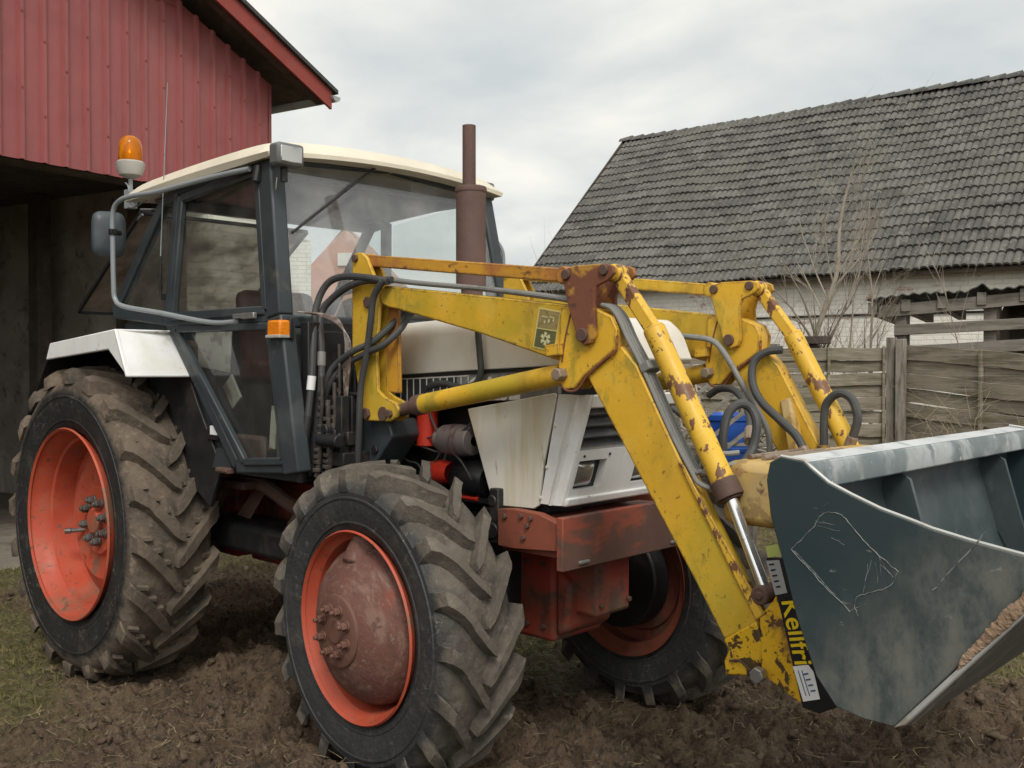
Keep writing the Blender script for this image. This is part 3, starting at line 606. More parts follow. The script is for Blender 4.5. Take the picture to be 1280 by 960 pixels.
# work lamps, turn signal, beacon, mirror, aerial, wiper
def work_lamp(c, s):
    m = MB().box(c, (.075, .135, .098), None); o = m.build('work_lamp', 'grey_plastic', T, .014)
    MB().box((c[0]+.036, c[1], c[2]), (.010, .108, .070)).build('lamp_lens', 'lens', o, .004)
    MB().cyl((c[0]-.02, c[1], c[2]-.11), (c[0]-.02, c[1], c[2]-.05), .016, 10).build('lamp_bracket', 'black', o)
    return o
p = PY(357, 196, -.745); work_lamp((p.x, -.74, p.z+.006), 1)
p2 = PY(602, 240, .60); work_lamp((p2.x, .60, p2.z+.003), 1)
for y_ in (-.64, .53): MB().lathe([(0, .028), (.004, .040), (.05, .044), (.056, .03)], (At.x-.02, y_, At.z-.10), 'x', 20).build('mirror_cap', 'black', T)
ts = PY(345, 411, -.79)
t_o = MB().box((ts.x, -.775, ts.z), (.10, .06, .075)).build('turn_signal', 'amber_solid', T, .010)
MB().box((ts.x, -.745, ts.z), (.11, .02, .09)).build('signal_base', 'black', t_o, .004)
MB().box((ts.x, -.78, ts.z-.033), (.102, .064, .014)).build('signal_skirt', 'white_plastic', t_o, .003)
bc = PY(163, 205, -.70)
bo = MB().lathe([(-0.0784, 0.0000), (-0.0784, 0.0234), (-0.0616, 0.0585), (-0.0224, 0.0728), (0.0045, 0.0754), (0.0134, 0.0650), (0.0134, 0.0013)], (bc.x, -.70, bc.z), 'z', 28).build('beacon', 'white_plastic', T, 0, 40)
MB().lathe([(0.0134, 0.0598), (0.0168, 0.0624), (0.1008, 0.0598), (0.1288, 0.0520), (0.1478, 0.0286), (0.1534, 0.0013)], (bc.x, -.70, bc.z), 'z', 28).build('beacon_dome', 'amber', bo, 0, 60)
MB().lathe([(0.0134, 0.0312), (0.0448, 0.0364), (0.0784, 0.0260), (0.1064, 0.0104), (0.1120, 0.0013)], (bc.x, -.70, bc.z), 'z', 16).build('beacon_reflector', mat('beacon_reflector', (.9, .62, .20), .25, .6), bo)
bb = MB().cyl((bc.x, -.70, bc.z-.17), (bc.x, -.70, bc.z-.065), .012, 10).box((bc.x+.0, -.70, bc.z-.19), (.05, .05, .10)).tube([(bc.x, -.70, bc.z-.20), (bc.x+.10, -.70, bc.z-.16), (bc.x+.20, -.70, bc.z-.15)], .010, 8)
bb.tube(curve([(bc.x-.02, -.72, bc.z-.10), (bc.x+.06, -.74, bc.z-.14), (bc.x+.04, -.72, bc.z-.24), (bc.x+.2, -.71, bc.z-.22)], 6), .004, 6).build('beacon_bracket', 'tube_grey', bo)
mp = [(312, 211, -.76), (280, 218, -.785), (240, 228, -.82), (195, 240, -.86), (165, 245, -.88), (148, 252, -.89), (141, 268, -.895), (141, 310, -.895), (142, 355, -.895), (144, 374, -.89), (155, 383, -.88), (200, 391, -.84), (262, 403, -.79), (300, 402, -.765)]
arm = MB().tube(curve([PY(*q) for q in mp], 5), .0125, 10).build('mirror_arm', 'tube_grey', T)
mc = PY(136, 293, -.845)
mm = MB(); n = 24; outer = []
for k in range(n):
    a = 2*pi*k/n; q = lambda t: math.copysign(abs(t)**.45, t); outer.append((q(cos(a)), q(sin(a))))
rz = Matrix.Rotation(radians(-12), 3, 'Z'); vs = []
for dx, sc in ((-.012, 1.0), (.004, 1.0), (.022, .92), (.034, .65), (.038, .01)):
    vs += [Vector(mc)+rz @ Vector((dx, .086*sc*a, .120*sc*b)) for a, b in outer]
fs = [(i*n+k, i*n+(k+1) % n, (i+1)*n+(k+1) % n, (i+1)*n+k) for i in range(4) for k in range(n)]+[tuple(range(n))]
mo = MB().add(vs, fs).build('side_mirror', 'mirror_shell', T, 0, 50)
pm = PY(141, 287, -.895); MB().cyl(pm+Vector((0, -.012, -.012)), pm+Vector((-.02, .05, -.012)), .014, 10).box(pm+Vector((.0, -.0, -.012)), (.032, .034, .03)).build('mirror_clamp', 'black', mo, .003)
a0, a1 = C(212, 330, .05), C(221, 106, .05)
MB().tube([a0+(a1-a0)*.02, a0+(a1-a0)*.3, a1], [.0034, .0026, .0018], 6).build('aerial_whip', 'tube_grey', T)
ae = MB().tube([a0, a0+(a1-a0)*.04], .005, 6)
for k in range(6): ae.cyl(a0+Vector((0, 0, -.05-.014*k)), a0+Vector((0, 0, -.058-.014*k)), .012, 10)
ae.cyl(a0, a0+Vector((0, 0, -.16)), .0075, 8).box(a0+Vector((.01, .03, -.17)), (.03, .05, .03)).build('aerial', 'black', T)
w0, w1 = PX(480, 201, At.x+.075), PX(365, 291, At.x+.10)
MB().bar(w0, w0+(w1-w0)*.45, .016, .010).bar(w0+(w1-w0)*.4, w1, .008, .012).box(w0, (.03, .035, .03)).build('wiper', 'black', T, .002)
MB().tube(curve([PX(346, 222, At.x+.07), PX(343, 255, At.x+.085), PX(345, 290, At.x+.1), PX(352, 330, At.x+.12)], 5), .0035, 6).build('lamp_wire', mat('cream_wire', (.45, .40, .30), .6), T)
# far mirror arm seen past the exhaust
MB().tube(curve([PY(606, 290, .80), PY(622, 303, .86), PY(629, 318, .88), PY(629, 345, .88)], 5), .011, 8).build('mirror_arm', 'tube_grey', T)

# ---------------- rear fenders
fy = -1.05
Afd, Bfd, Cfd = PY(57, 450, fy), PY(62, 429, fy), PY(143, 411, fy)
Ffd, Gfd = PY(158, 470, fy), PY(135, 437, fy)
Dfd, Efd = PY(212, 414, -.75), PY(240, 470, -.75)
def fender(mirror):
    g = (lambda p: mir(p)) if mirror else (lambda p: p)
    mb = MB(); iy = -.72
    i_ = lambda p: Vector((p.x, iy, p.z))
    s_ = -1 if mirror else 1
    lip = [Bfd, Cfd, Ffd, Gfd, Afd]
    mb.poly([g(p) for p in lip], .02, (0, s_, 0))
    mb.poly([g(p) for p in (Bfd, Cfd, i_(Cfd), i_(Bfd))], .012, (0, 0, -1))
    mb.poly([g(p) for p in (Cfd, Dfd, Efd, Ffd)], .015, (-.8, 0, -.6))
    o = mb.build('rear_fender', 'white_clean', T, .006)
    sk = MB()
    sk.poly([g(Vector(p)) for p in ((-.62, -.74, 1.25), (-.30, -.74, 1.70), (.60, -.74, 1.78), (.80, -.74, 1.45), (1.02, -.74, 1.15), (.92, -.74, .95), (.55, -.74, 1.15), (-.2, -.74, 1.2))], .02, (0, s_, 0))
    sk.poly([g(Vector(p)) for p in ((-.24, -1.02, 1.70), (.56, -1.02, 1.77), (.56, -.74, 1.77), (-.24, -.74, 1.70))], .01, (0, 0, -1))
    sk.poly([g(Vector(p)) for p in ((-.55, -1.03, 1.36), (-.24, -1.03, 1.70), (-.24, -.74, 1.70), (-.62, -.74, 1.30))], .012, (1, 0, -1))
    sk.build('fender_liner', 'black', o, .004)
fender(False); fender(True)
lg = PY(272, 540, -.72); MB().box((lg.x, -.74, lg.z), (.10, .02, .075)).build('side_lamp_frame', 'black', T, .005)
MB().box((lg.x+.02, -.752, lg.z+.01), (.065, .006, .045)).build('side_lamp', mat('white_lamp_plate', (.75, .76, .78), .3), T, .006)

# ---------------- hydraulics behind the mast
vb = MB()
for k in range(3): vb.span((1.70, -.62+.055*k, 1.24), (1.80, -.575+.055*k, 1.50))
vb.span((1.69, -.64, 1.20), (1.84, -.42, 1.26)).span((1.66, -.56, 1.50), (1.83, -.42, 1.515)).cyl((1.72, -.66, 1.35), (1.72, -.56, 1.35), .03, 12).cyl((1.70, -.66, 1.31), (1.84, -.66, 1.31), .028, 12)
for k in range(3): vb.cyl((1.73+.035*k, -.52, 1.50), (1.73+.035*k, -.52, 1.62), .012, 8)
vb.build('valve_block', 'black', T, .008)
hs = {
 1: ([(376, 602, -.72), (379, 560, -.72), (385, 520, -.70), (390, 470, -.68), (392, 425, -.66), (395, 385, -.63), (408, 356, -.60), (428, 346, -.58), (458, 347, -.575), (485, 352, -.565)], .0155),
 2: ([(392, 590, -.66), (396, 540, -.66), (401, 490, -.65), (402, 440, -.63), (400, 405, -.62), (405, 385, -.60), (425, 365, -.58), (452, 352, -.57), (490, 350, -.55)], .0155),
 3: ([(545, 388, -.40), (525, 386, -.42), (512, 394, -.45), (500, 412, -.50), (478, 432, -.555), (455, 443, -.57), (428, 460, -.58), (408, 492, -.60), (399, 545, -.60)], .0145),
 4: ([(535, 384, -.41), (516, 382, -.42), (503, 392, -.45), (488, 408, -.50), (465, 428, -.56), (440, 440, -.59), (415, 462, -.60), (402, 495, -.62), (394, 550, -.62)], .0145),
 5: ([(478, 352, -.575), (467, 372, -.58), (463, 405, -.58), (458, 445, -.575), (451, 485, -.575), (449, 530, -.575), (447, 585, -.56)], .0145),
 6: ([(597, 402, -.37), (598, 420, -.37), (600, 445, -.37), (601, 465, -.37), (594, 480, -.37), (575, 484, -.36), (555, 479, -.355), (537, 483, -.345), (534, 492, -.33)], .0135),
}
for k, (pts, r) in hs.items():
    o = MB().tube(curve([PY(*q) for q in pts], 6), r, 10).build('hydraulic_hose', 'hose', T)
    if k in (1, 2):
        q = PY(*pts[3]); q2 = PY(*pts[2]); MB().cyl(q, q+(q2-q)*.35, .019, 12).build('hose_tag', 'sticker_white' if k == 1 else 'pipe', o)
        MB().tube([PY(*q) for q in pts[:2]], .026, 12).tube([PY(*pts[1]), PY(*pts[2])], .021, 12).build('hose_sleeve', 'black', o)
    if k in (3, 4):
        q = PY(*pts[-1]); q2 = PY(*pts[-2]); MB().tube([q, q+(q2-q)*.25, q+(q2-q)*.5], [.024, .019, .021], 10).build('hose_coupling', 'fitting', o)
vx = MB()
for (px, py0, py1, y, r) in ((402, 470, 545, -.66, .010), (410, 500, 560, -.64, .013), (418, 478, 560, -.62, .010), (424, 430, 540, -.60, .008), (399, 540, 596, -.66, .015), (412, 548, 600, -.64, .017)):
    a_, b_ = PY(px, py0, y), PY(px-3, py1, y); vx.tube([a_, (a_+b_)/2+Vector((.012, 0, 0)), b_], r, 8)
    for u in (.35, .5, .62, .8): c_ = a_+(b_-a_)*u; vx.cyl(c_, c_+(b_-a_).normalized()*.016, r*1.55, 8)
vx.build('hose_coupling', mat('oily_coupling', (.055, .046, .040), .45, .4, layers=[(18, 5, .5, .7, (.16, .13, .11), .7)]), T, .002)
vl = MB()
for (px, py, y) in ((420, 545, -.60), (428, 560, -.60), (436, 548, -.58)): c_ = PY(px, py, y); vl.box(c_, (.05, .05, .06)).cyl(c_+Vector((0, -.03, .01)), c_+Vector((0, -.06, .01)), .016, 10)
vl.build('valve_body', 'black', T, .006)
cb = MB()
for k in range(4): cb.tube(curve([PY(372+2*k, 390, -.70+.01*k), PY(405, 393+k, -.66), PY(425, 402+2*k, -.62), PY(432+2*k, 430, -.60), PY(430+2*k, 470, -.58), PY(432, 520, -.56)], 6), .004, 6)
cb.build('cable_bundle', mat('brown_cable', (.16, .11, .09), .6, layers=[(12, 3, .5, .6, (.36, .33, .30), .8)]), T)
MB().tube([PY(436, 535, -.56), PY(439, 575, -.56)], .006, 6).build('lever_rod', 'yellow', T)
bk = MB().prism(XZ([(440, 518), (492, 524), (497, 545), (478, 575), (462, 600), (440, 600)], -.47), -.50, -.34); bk.prism(XZ([(440, 518), (492, 524), (497, 545), (478, 575), (462, 600), (440, 600)], -.47), .34, .50); bk.span((1.74, -.46, .95), (1.98, .46, 1.06)).build('mast_bracket', 'cab', T, .008)
bolt(PY(470, 562, -.50), .02, .012).build('bracket_bolt', 'black', T, .003)

# ================================================================== LOADER (near side built, far side copied)
YO, YI = -.54, -.468
OFF = Vector((0, .94, 0))
loader = []
def L(o): loader.append(o); return o
mast_o = XZ([(440, 322), (444, 316), (452, 316), (458, 322), (470, 352), (474, 380), (470, 440), (472, 488), (480, 496), (494, 504), (498, 512), (495, 522), (487, 527), (455, 526), (440, 440)], YO)
m = MB().prism(mast_o, YO, YO+.018).prism(mast_o, YI-.018, YI)
back = XZ([(440, 326), (446, 326), (459, 526), (455, 526)], YO); m.prism(back, YO+.018, YI-.018)
mast = L(m.build('loader_mast', 'yellow', T, .004))
MB().prism(XZ([(462, 384), (484, 384), (486, 492), (466, 490)], YO), YO+.055, YO+.075).build('mast_web', 'yellow_rusty', mast, .003)
for q in ((445, 323), (461, 378), (488, 517), (459, 517)):
    bolt(PY(*q, YO), .026 if q[0] in (461, 459) else .018, .014).build('mast_pin', 'rust_dark', mast, .003)
up = XZ([(474, 362), (480, 357), (600, 369), (712, 381), (745, 386), (766, 396), (772, 412), (770, 436), (731, 470), (712, 478), (703, 452), (690, 449), (600, 417), (500, 388), (484, 384), (475, 379)], YO)
upper = L(MB().prism(up, YO+.004, YI-.004).build('upper_boom', 'yellow', T, .006))
kp = XZ([(703, 384), (745, 386), (766, 396), (773, 412), (770, 438), (733, 469), (720, 486), (708, 487), (700, 478), (700, 455)], YO)
knee = MB().prism(kp, YO-.010, YO+.004).prism(kp, YI-.004, YI+.010).build('knee_plate', 'yellow', upper, .004)
lo_ = XZ([(733, 470), (770, 436), (775, 432), (795, 457), (855, 587), (880, 640), (944, 768), (948, 780), (905, 800), (870, 730), (812, 620), (787, 572)], YO)
lower = L(MB().prism(lo_, YO+.002, YI-.002).build('lower_boom', 'yellow', T, .006))
MB().prism(XZ([(848, 577), (856, 582), (868, 606), (957, 768), (946, 776), (862, 606)], YO), YO-.006, YO+.0015).build('boom_edge_strip', 'yellow_chipped', lower, .003)
MB().prism(XZ([(905, 799), (946, 776), (954, 800), (950, 845), (908, 843), (906, 825), (912, 812)], YO), YO-.006, YI+.006).build('boom_foot', 'yellow_flaked', lower, .006)
MB().tube(curve([PY(912, 826, YO-.012), PY(925, 826, YO-.012), PY(938, 838, YO-.012)], 4), .004, 6).build('weld_bead', 'rust_dark', lower)
bolt(PY(951, 842, YO-.01), .024, .03).build('boom_pin', 'steel', lower, .003)
for pts in ([(700, 480), (709, 488), (722, 486), (734, 470), (756, 450), (770, 438), (772, 420)], [(716, 384), (712, 400), (706, 428), (703, 452)]):
    MB().tube(curve([PY(a_, b_, YO-.009)+Vector((0, 0, random.uniform(-.002, .002))) for a_, b_ in pts], 5), .0042, 6).build('weld_seam', 'rust_plate', knee)
bp = MB().prism(XZ([(688, 432), (706, 429), (707, 444), (690, 446)], YO), YO-.035, YO-.008); bp.build('small_bracket', 'yellow', upper, .003)
bolt(PY(706, 468, YO), .024, .05).build('cylinder_pin', 'fitting', upper, .004)
# twin bellcrank link plates
bcnk = XZ([(710, 351), (714, 337), (724, 333), (764, 330), (772, 333), (774, 342), (767, 350), (752, 358), (749, 372), (751, 418), (747, 428), (737, 432), (729, 424), (718, 387)], YO)
link_near = L(MB().prism(bcnk, YO-.030, YO-.014).build('bellcrank_plate', 'rust_plate', T, .003))
link_in = L(MB().prism(bcnk, YI+.014, YI+.030).build('bellcrank_plate', 'rust_plate', T, .003))
for q, r in (((715, 344), .022), ((762, 338), .022), ((735, 419), .028)):
    MB().cyl(PY(*q, YO)+Vector((0, -.040, 0)), PY(*q, YO)+Vector((0, .112, 0)), r*.85, 14).build('pivot_pin', 'rust_dark', link_near, .003)
# levelling rod
a, b = PY(449, 325, YO+.036), PY(714, 345, YO+.036)
L(MB().bar(a, b, .050, .036, (0, 1, 0)).cyl(b+Vector((0, -.05, 0)), b+Vector((0, .05, 0)), .032, 14).build('levelling_rod', 'yellow_rusty', T, .005))
# tilt cylinder: flat upper rod, barrel, collar, chrome rod
yk = (YO+YI)/2
def mid(px, py):  # measured on the near face, carried to the arm centre line
    p = PY(px, py, YO); return Vector((p.x, yk, p.z))
t0, t1, t2, t3 = PY(772, 342, yk), PY(816, 408, yk), PY(905, 604, yk), PY(958, 742, yk)
L(MB().bar(t0, t1+(t2-t1)*.05, .050, .040, (0, 1, 0)).cyl(t0+Vector((0, -.03, 0)), t0+Vector((0, .03, 0)), .032, 16).build('tilt_rod_bar', 'yellow_chipped', T, .008))
tc = L(MB().cyl(t1, t2, .0375, 28).build('tilt_cylinder', 'yellow_chipped', T, .012))
dv = (t2-t1).normalized()
MB().cyl(t2-dv*.01, t2+dv*.050, .045, 28).cyl(t2+dv*.050, t2+dv*.057, .036, 24).build('cylinder_collar', 'rust_dark', tc, .008)
MB().cyl(t2+dv*.05, t3, .019, 24).build('piston_rod', 'chrome', tc)
MB().cyl(t3+Vector((0, -.045, 0)), t3+Vector((0, .045, 0)), .029, 20).cyl(t3+Vector((0, -.05, 0)), t3+Vector((0, .05, 0)), .014, 14).build('rod_eye', 'rust_dark', tc, .005)
# lift cylinder
l0, l1, l2 = PY(487, 517, yk), PY(524, 506, yk), PY(704, 468, yk)
lc = L(MB().cyl(l1, l2, .040, 24).build('lift_cylinder', 'yellow', T, .006))
MB().tube([l0, l0+(l1-l0)*.55, l1], [.024, .026, .034], 16).cyl(l1-(l2-l1).normalized()*.02, l1+(l2-l1).normalized()*.03, .043, 24).cyl(l0+Vector((0, -.04, 0)), l0+Vector((0, .04, 0)), .032, 14).build('piston_rod', 'rust_dark', lc, .003)
# hitch bracket at the foot of the boom
L(MB().prism(XZ([(950, 770), (966, 752), (976, 735), (990, 742), (1004, 800), (1020, 868), (1014, 880), (1000, 878), (952, 842)], YO), YO-.004, YO+.016).prism(XZ([(950, 770), (966, 752), (976, 735), (990, 742), (1004, 800), (1020, 868), (1014, 880), (1000, 878), (952, 842)], YO), YI-.016, YI+.004).build('bucket_hitch', 'yellow_flaked', T, .004))
for o in list(loader): dup(o, T, OFF)
# far side is cleaner
for o in T.children:
    if o.name.startswith('bellcrank_plate.00') and o.location.y > .5: o.active_material = o.active_material
far_bc = [o for o in T.children if o.name.startswith('bellcrank_plate') and o.location.y > .5]
for o in far_bc: o.data = o.data.copy(); o.data.materials[0] = M['yellow']
for o in [o for o in T.children if o.name.startswith('levelling_rod') and o.location.y > .5]: o.data = o.data.copy(); o.data.materials[0] = M['yellow']
# lower strut on far arm
MB().bar(PY(1003, 615, .30), PY(985, 500, .42), .05, .05).build('boom_strut', 'yellow_dusty', T, .01)
# cross beam with pipes and fittings
z0 = PY(950, 610, -.4).z
cb_ = MB().span((3.57, YI, z0-.115), (3.77, -YI+.0, z0+.085)).build('loader_crossbeam', 'yellow_dusty', T, .03)
for k, (dx, dz) in enumerate(((.05, .100), (.10, .10), (.145, .10))):
    MB().cyl((3.57+dx, -.38, z0+dz-.008), (3.57+dx, -.02+.05*k, z0+dz-.008), .009, 10).build('crossbeam_pipe', 'fitting', cb_)
ft = MB()
for (px, py) in ((885, 590), (925, 605), (955, 597), (930, 585), (950, 615), (895, 612)):
    p = PY(px, py, -.33); ft.cyl(p+Vector((-.0, -.06, 0)), p+Vector((.0, .10, 0)), .015, 8).cyl(p+Vector((0, .02, 0)), p+Vector((0, .06, 0)), .021, 6)
ft.build('pipe_fitting', 'fitting', cb_, .002)
# pipe bundle along the near arm
path = [(745, 383), (757, 388), (767, 402), (778, 427), (796, 462), (830, 540), (856, 590), (866, 606), (880, 614), (896, 614)]
pb_ = []
for k in range(4):
    y = YO+.010+k*.0155
    pts = [PY(a+1.5, b-1, YO) for a, b in path]
    nrm = Vector((.035, 0, .010))
    pts = [Vector((p.x, y, p.z))+nrm*.32 for p in pts]; pts[-1].y += .05; pts[-2].y += .02
    for q in pts[-3:]: q.z += .036*k
    MB().tube(curve(pts, 5), .0078, 8).build('boom_pipe', 'pipe', T)
p = PY(797, 460, YO); MB().box((p.x+.025, yk+.005, p.z+.004), (.04, .080, .032), Matrix.Rotation(-.5, 3, 'Y')).build('pipe_clamp', 'pipe', T, .004)
tp = []
for k in range(3):
    pts = [PY(478, 350, YO), PY(520, 355, YO), PY(600, 362, YO), PY(690, 373, YO), PY(714, 378, YO)]
    MB().tube(curve([Vector((p.x, YO+.008+.022*k, p.z+.004)) for p in pts], 4), .0105, 10).build('boom_pipe', 'pipe', T)
MB().tube(curve([PY(835, 419, .36), PY(862, 421, .36), PY(888, 425, .36), PY(903, 438, .36), (PY(925, 475, .37)), PY(952, 522, .37), PY(961, 545, .37), PY(962, 570, .37)], 6), .0125, 10).build('boom_pipe', 'pipe', T)
# loops of hose between the arms
for pts, r in (([(904, 570, -.2), (904, 545, -.2), (910, 518, -.18), (924, 505, -.15), (938, 510, -.12), (946, 530, -.12), (941, 560, -.14), (930, 580, -.2), (922, 596, -.25)], .016),
               ([(886, 494, .36), (900, 486, .34), (918, 488, .28), (932, 505, .2), (938, 530, .1), (936, 552, 0)], .015),
               ([(978, 437, .40), (958, 440, .38), (943, 452, .36), (940, 475, .34), (950, 500, .32), (975, 525, .30), (993, 542, .28), (1002, 556, .26), (1006, 568, .25)], .0165),
               ([(1030, 556, .40), (1030, 530, .40), (1033, 505, .40), (1048, 492, .40), (1064, 498, .40), (1072, 520, .40), (1068, 540, .40), (1061, 560, .40)], .0165),
               ([(840, 510, .0), (856, 522, 0), (872, 535, 0), (884, 555, -.1)], .012)):
    o = MB().tube(curve([PY(*q) for q in pts], 6), r, 10).build('hydraulic_hose', 'hose', T)
    q, q2 = PY(*pts[-1]), PY(*pts[-2]); MB().cyl(q, q+(q2-q)*.7, r*1.3, 10).build('hose_coupling', 'fitting', o, .002)
# decals on the near arm
yd = YO-.0125
def quad(pts, m, name, parent, y=yd, th=.0012): return MB().poly([PY(a, b, y) for a, b in pts], th, (0, 1, 0)).build(name, m, parent)
YU = YO+.004
dec = quad([(673.5, 384), (701, 389), (693, 441), (666, 434)], 'decal_border', 'arm_decal', upper, YU-.0022)
quad([(675, 386), (699.5, 390.5), (696, 412.5), (671.5, 408.5)], 'decal_tan', 'decal_top', dec, YU-.0035)
quad([(671, 410.5), (695.5, 414.5), (692, 438.5), (667.5, 432.5)], 'decal_olive', 'decal_base', dec, YU-.0035)
ctr = PY(681.5, 423.5, YU-.0045); sg = MB()
for k in range(6):
    a = k*pi/3+.3; d = lambda r, t: (ctr.x+r*cos(a+t), ctr.y, ctr.z+r*sin(a+t))
    sg.poly([d(.006, 0), d(.022, -.25), d(.026, .35), d(.010, .9)], .0008, (0, 1, 0))
sg.build('decal_emblem', 'decal_pale', dec)
sg = MB(); ct = PY(686, 400, YU-.0045)
for (dx, dz, w_, h_) in ((-.018, .012, .03, .004), (.014, .009, .02, .004), (0, -.004, .008, .012), (-.02, -.006, .006, .010), (.022, .0, .005, .014)):
    sg.box((ct.x+dx, ct.y, ct.z+dz), (w_, .0008, h_), Matrix.Rotation(.2, 3, 'Y'))
sg.build('decal_worn_print', 'decal_pale', dec)

# ================================================================== BUCKET
YN, YF = -.90, .88
up_c = [(962, 578), (975, 571), (1004, 577), (1014, 586), (1035, 604), (1065, 620), (1100, 637), (1140, 652), (1165, 662), (1210, 676), (1250, 687), (1295, 699), (1330, 707)]
lo_c = [(1330, 716), (1280, 757), (1200, 831), (1118, 909), (1080, 899), (1045, 884), (1020, 845), (995, 770), (978, 700), (963, 645), (958, 600)]
side = XZ(up_c+lo_c, YN)
bucket = empty('bucket', (0, 0, 0), 0, T)
for y0, y1 in ((YN, YN+.012), (YF-.012, YF)): s_near = MB().prism(side, y0, y1).build('bucket_side', 'bucket_side', bucket, .003)
edge = XZ(up_c[1:], YN)
MB().tube([(x, YN+.006, z+.001) for x, z in edge], .0055, 6).build('side_edge', 'wear_edge', bucket)
MB().tube([(x, YF-.006, z+.001) for x, z in edge], .0055, 6).build('side_edge', 'wear_edge', bucket)
back_path = XZ([(972, 574), (966, 640), (981, 700), (998, 768), (1024, 842), (1048, 880), (1082, 895), (1116, 904), (1200, 827), (1280, 754), (1328, 714)], YN)
bs = MB(); n = len(back_path); vs = []
nr = [Vector((-(back_path[min(i+1, n-1)][1]-back_path[max(i-1, 0)][1]), 0, back_path[min(i+1, n-1)][0]-back_path[max(i-1, 0)][0])).normalized() for i in range(n)]
for y in (YN+.012, YF-.012):
    vs += [(x, y, z) for x, z in back_path]+[(x+nr[i].x*.012, y, z+nr[i].z*.012) for i, (x, z) in enumerate(back_path)]
fs = []
for i in range(n-1):
    fs += [(i, i+1, 2*n+i+1, 2*n+i), (n+i, 3*n+i, 3*n+i+1, n+i+1)]
bs.add(vs, fs).build('bucket_shell', 'bucket', bucket, 0, 25)
lip = XZ([(966, 580), (976, 572.5), (1006, 579), (1011, 589), (1012, 614), (1002, 614), (1000, 592), (970, 588)], YN)
MB().prism(lip, YN+.012, YF-.012).build('bucket_lip', 'lip', bucket, .005)
MB().prism(XZ([(968, 577.5), (976, 571.8), (1005, 578.2), (1003, 579.5), (976, 573.3)], YN), YN+.014, YF-.014).build('lip_top', 'lip_top', bucket, .002)
lp = Vector((PY(1006, 600, YN).x, 0, PY(1006, 600, YN).z))
for y in (-.26, .58):
    gp = [(lp.x-.02, lp.z-.03), (lp.x+.01, lp.z-.05), (4.19, .93), (4.13, .93), (4.00, 1.15), (lp.x-.09, lp.z-.02)]
    MB().prism(gp, y-.007, y+.007).build('bucket_gusset', 'bucket', bucket, .002)
# cutting edge bar along the floor side with clinging mud, floor underside
fe = XZ([(1118, 909), (1330, 714), (1332, 724), (1135, 905)], YN)
MB().prism(fe, YN-.012, YF+.012).build('floor_bar', 'wear_edge', bucket, .004)
md = MB(); q0, q1 = PY(1197, 838, YN-.010), PY(1340, 708, YN-.010)
from mathutils import noise as mn
nu, nv = 320, 22; vs = []
axd = (q1-q0).normalized(); upd = Vector((-axd.z, 0, axd.x))
if upd.z < 0: upd = -upd
for i in range(nu+1):
    u = i/nu; c = q0+(q1-q0)*u; rad = (.005+.015*u**.6)*(.9+.35*mn.noise(Vector((u*7, 3, 1))))*min(1, u*14)
    for k in range(nv):
        a_ = 2*pi*k/nv; d = upd*(sin(a_)*rad*1.15+rad*.75)+Vector((0, 1, 0))*(-cos(a_)*rad*.55-.004); pt = c+d
        n_ = (mn.fractal(pt*80, .8, 2.1, 6)*.0028+abs(mn.noise(pt*22))*.004-.002)*min(1, u*9); vs.append(pt+d.normalized()*n_)
md.add(vs, [(i*nv+k, i*nv+(k+1) % nv, (i+1)*nv+(k+1) % nv, (i+1)*nv+k) for i in range(nu) for k in range(nv)])
md.build('dried_mud_crust', 'mud', bucket, 0, 80)
MB().prism(XZ([(1128, 905), (1330, 722), (1330, 730), (1138, 908)], YN), YN+.02, YF-.02).build('floor_wear_plate', 'underside', bucket)
# scratches on the near side
scr = MB()
def sc(pts, r=.0016):
    scr.tube([p+Vector((random.uniform(-.002, .002), 0, random.uniform(-.002, .002))) for p in curve([PY(a, b, YN-.0006) for a, b in pts], 4)], r*.55, 5)
sc([(989, 687), (1004, 672), (1018, 658), (1024, 646), (1032, 641), (1048, 642), (1060, 652), (1075, 670), (1092, 688), (1108, 702), (1122, 715)], .002)
sc([(989, 687), (1012, 712), (1036, 738), (1062, 764)], .002); sc([(992, 688), (1020, 718), (1045, 745)], .0012)
sc([(1122, 715), (1117, 727), (1107, 735), (1090, 741), (1074, 745), (1068, 756), (1073, 770)], .0018); sc([(1062, 764), (1074, 758)], .0014)
for a in (((1095, 690), (1112, 718)), ((1098, 695), (1103, 722)), ((1090, 700), (1078, 740)), ((1085, 705), (1080, 735)), ((1094, 702), (1098, 728)), ((1020, 652), (1045, 656)), ((1022, 658), (1050, 664)), ((1040, 672), (1056, 681)), ((1036, 628), (1030, 632)), ((1100, 705), (1118, 722))): sc(a, .0009)
for k in range(0):
    pass
sc([(1166, 739), (1190, 712), (1214, 686), (1232, 665)], .0030)
scr.build('side_scratches', 'scratch', bucket)
# black mounting plate with sticker, lettering and labels
yp = YO-.012
mp_ = MB().prism(XZ([(957, 697), (975, 697), (1052, 716), (1074, 780), (1090, 850), (1086, 880), (1048, 884), (1024, 892), (1003, 885), (989, 824), (975, 762), (964, 725)], yp), yp, yp+.010).build('bucket_mount_plate', 'sticker_black', bucket, .002)
dup(mp_, bucket, (0, .96, 0))
def pq(pts, m, name, y, parent=mp_): return MB().poly([PY(a, b, y) for a, b in pts], .0008, (0, 1, 0)).build(name, m, parent)
pq([(958, 701), (974, 700), (984, 741), (969, 744)], 'sticker_grey', 'type_plate', yp-.0012)
tz = MB()
for k in range(5): tz.poly([PY(961+k*2.1, 705+k*7, yp-.0022), PY(967+k*2.1, 704+k*7, yp-.0022), PY(967.6+k*2.1, 706+k*7, yp-.0022), PY(961.6+k*2.1, 707+k*7, yp-.0022)], .0006, (0, 1, 0))
tz.build('type_plate_print', 'sticker_black', mp_)
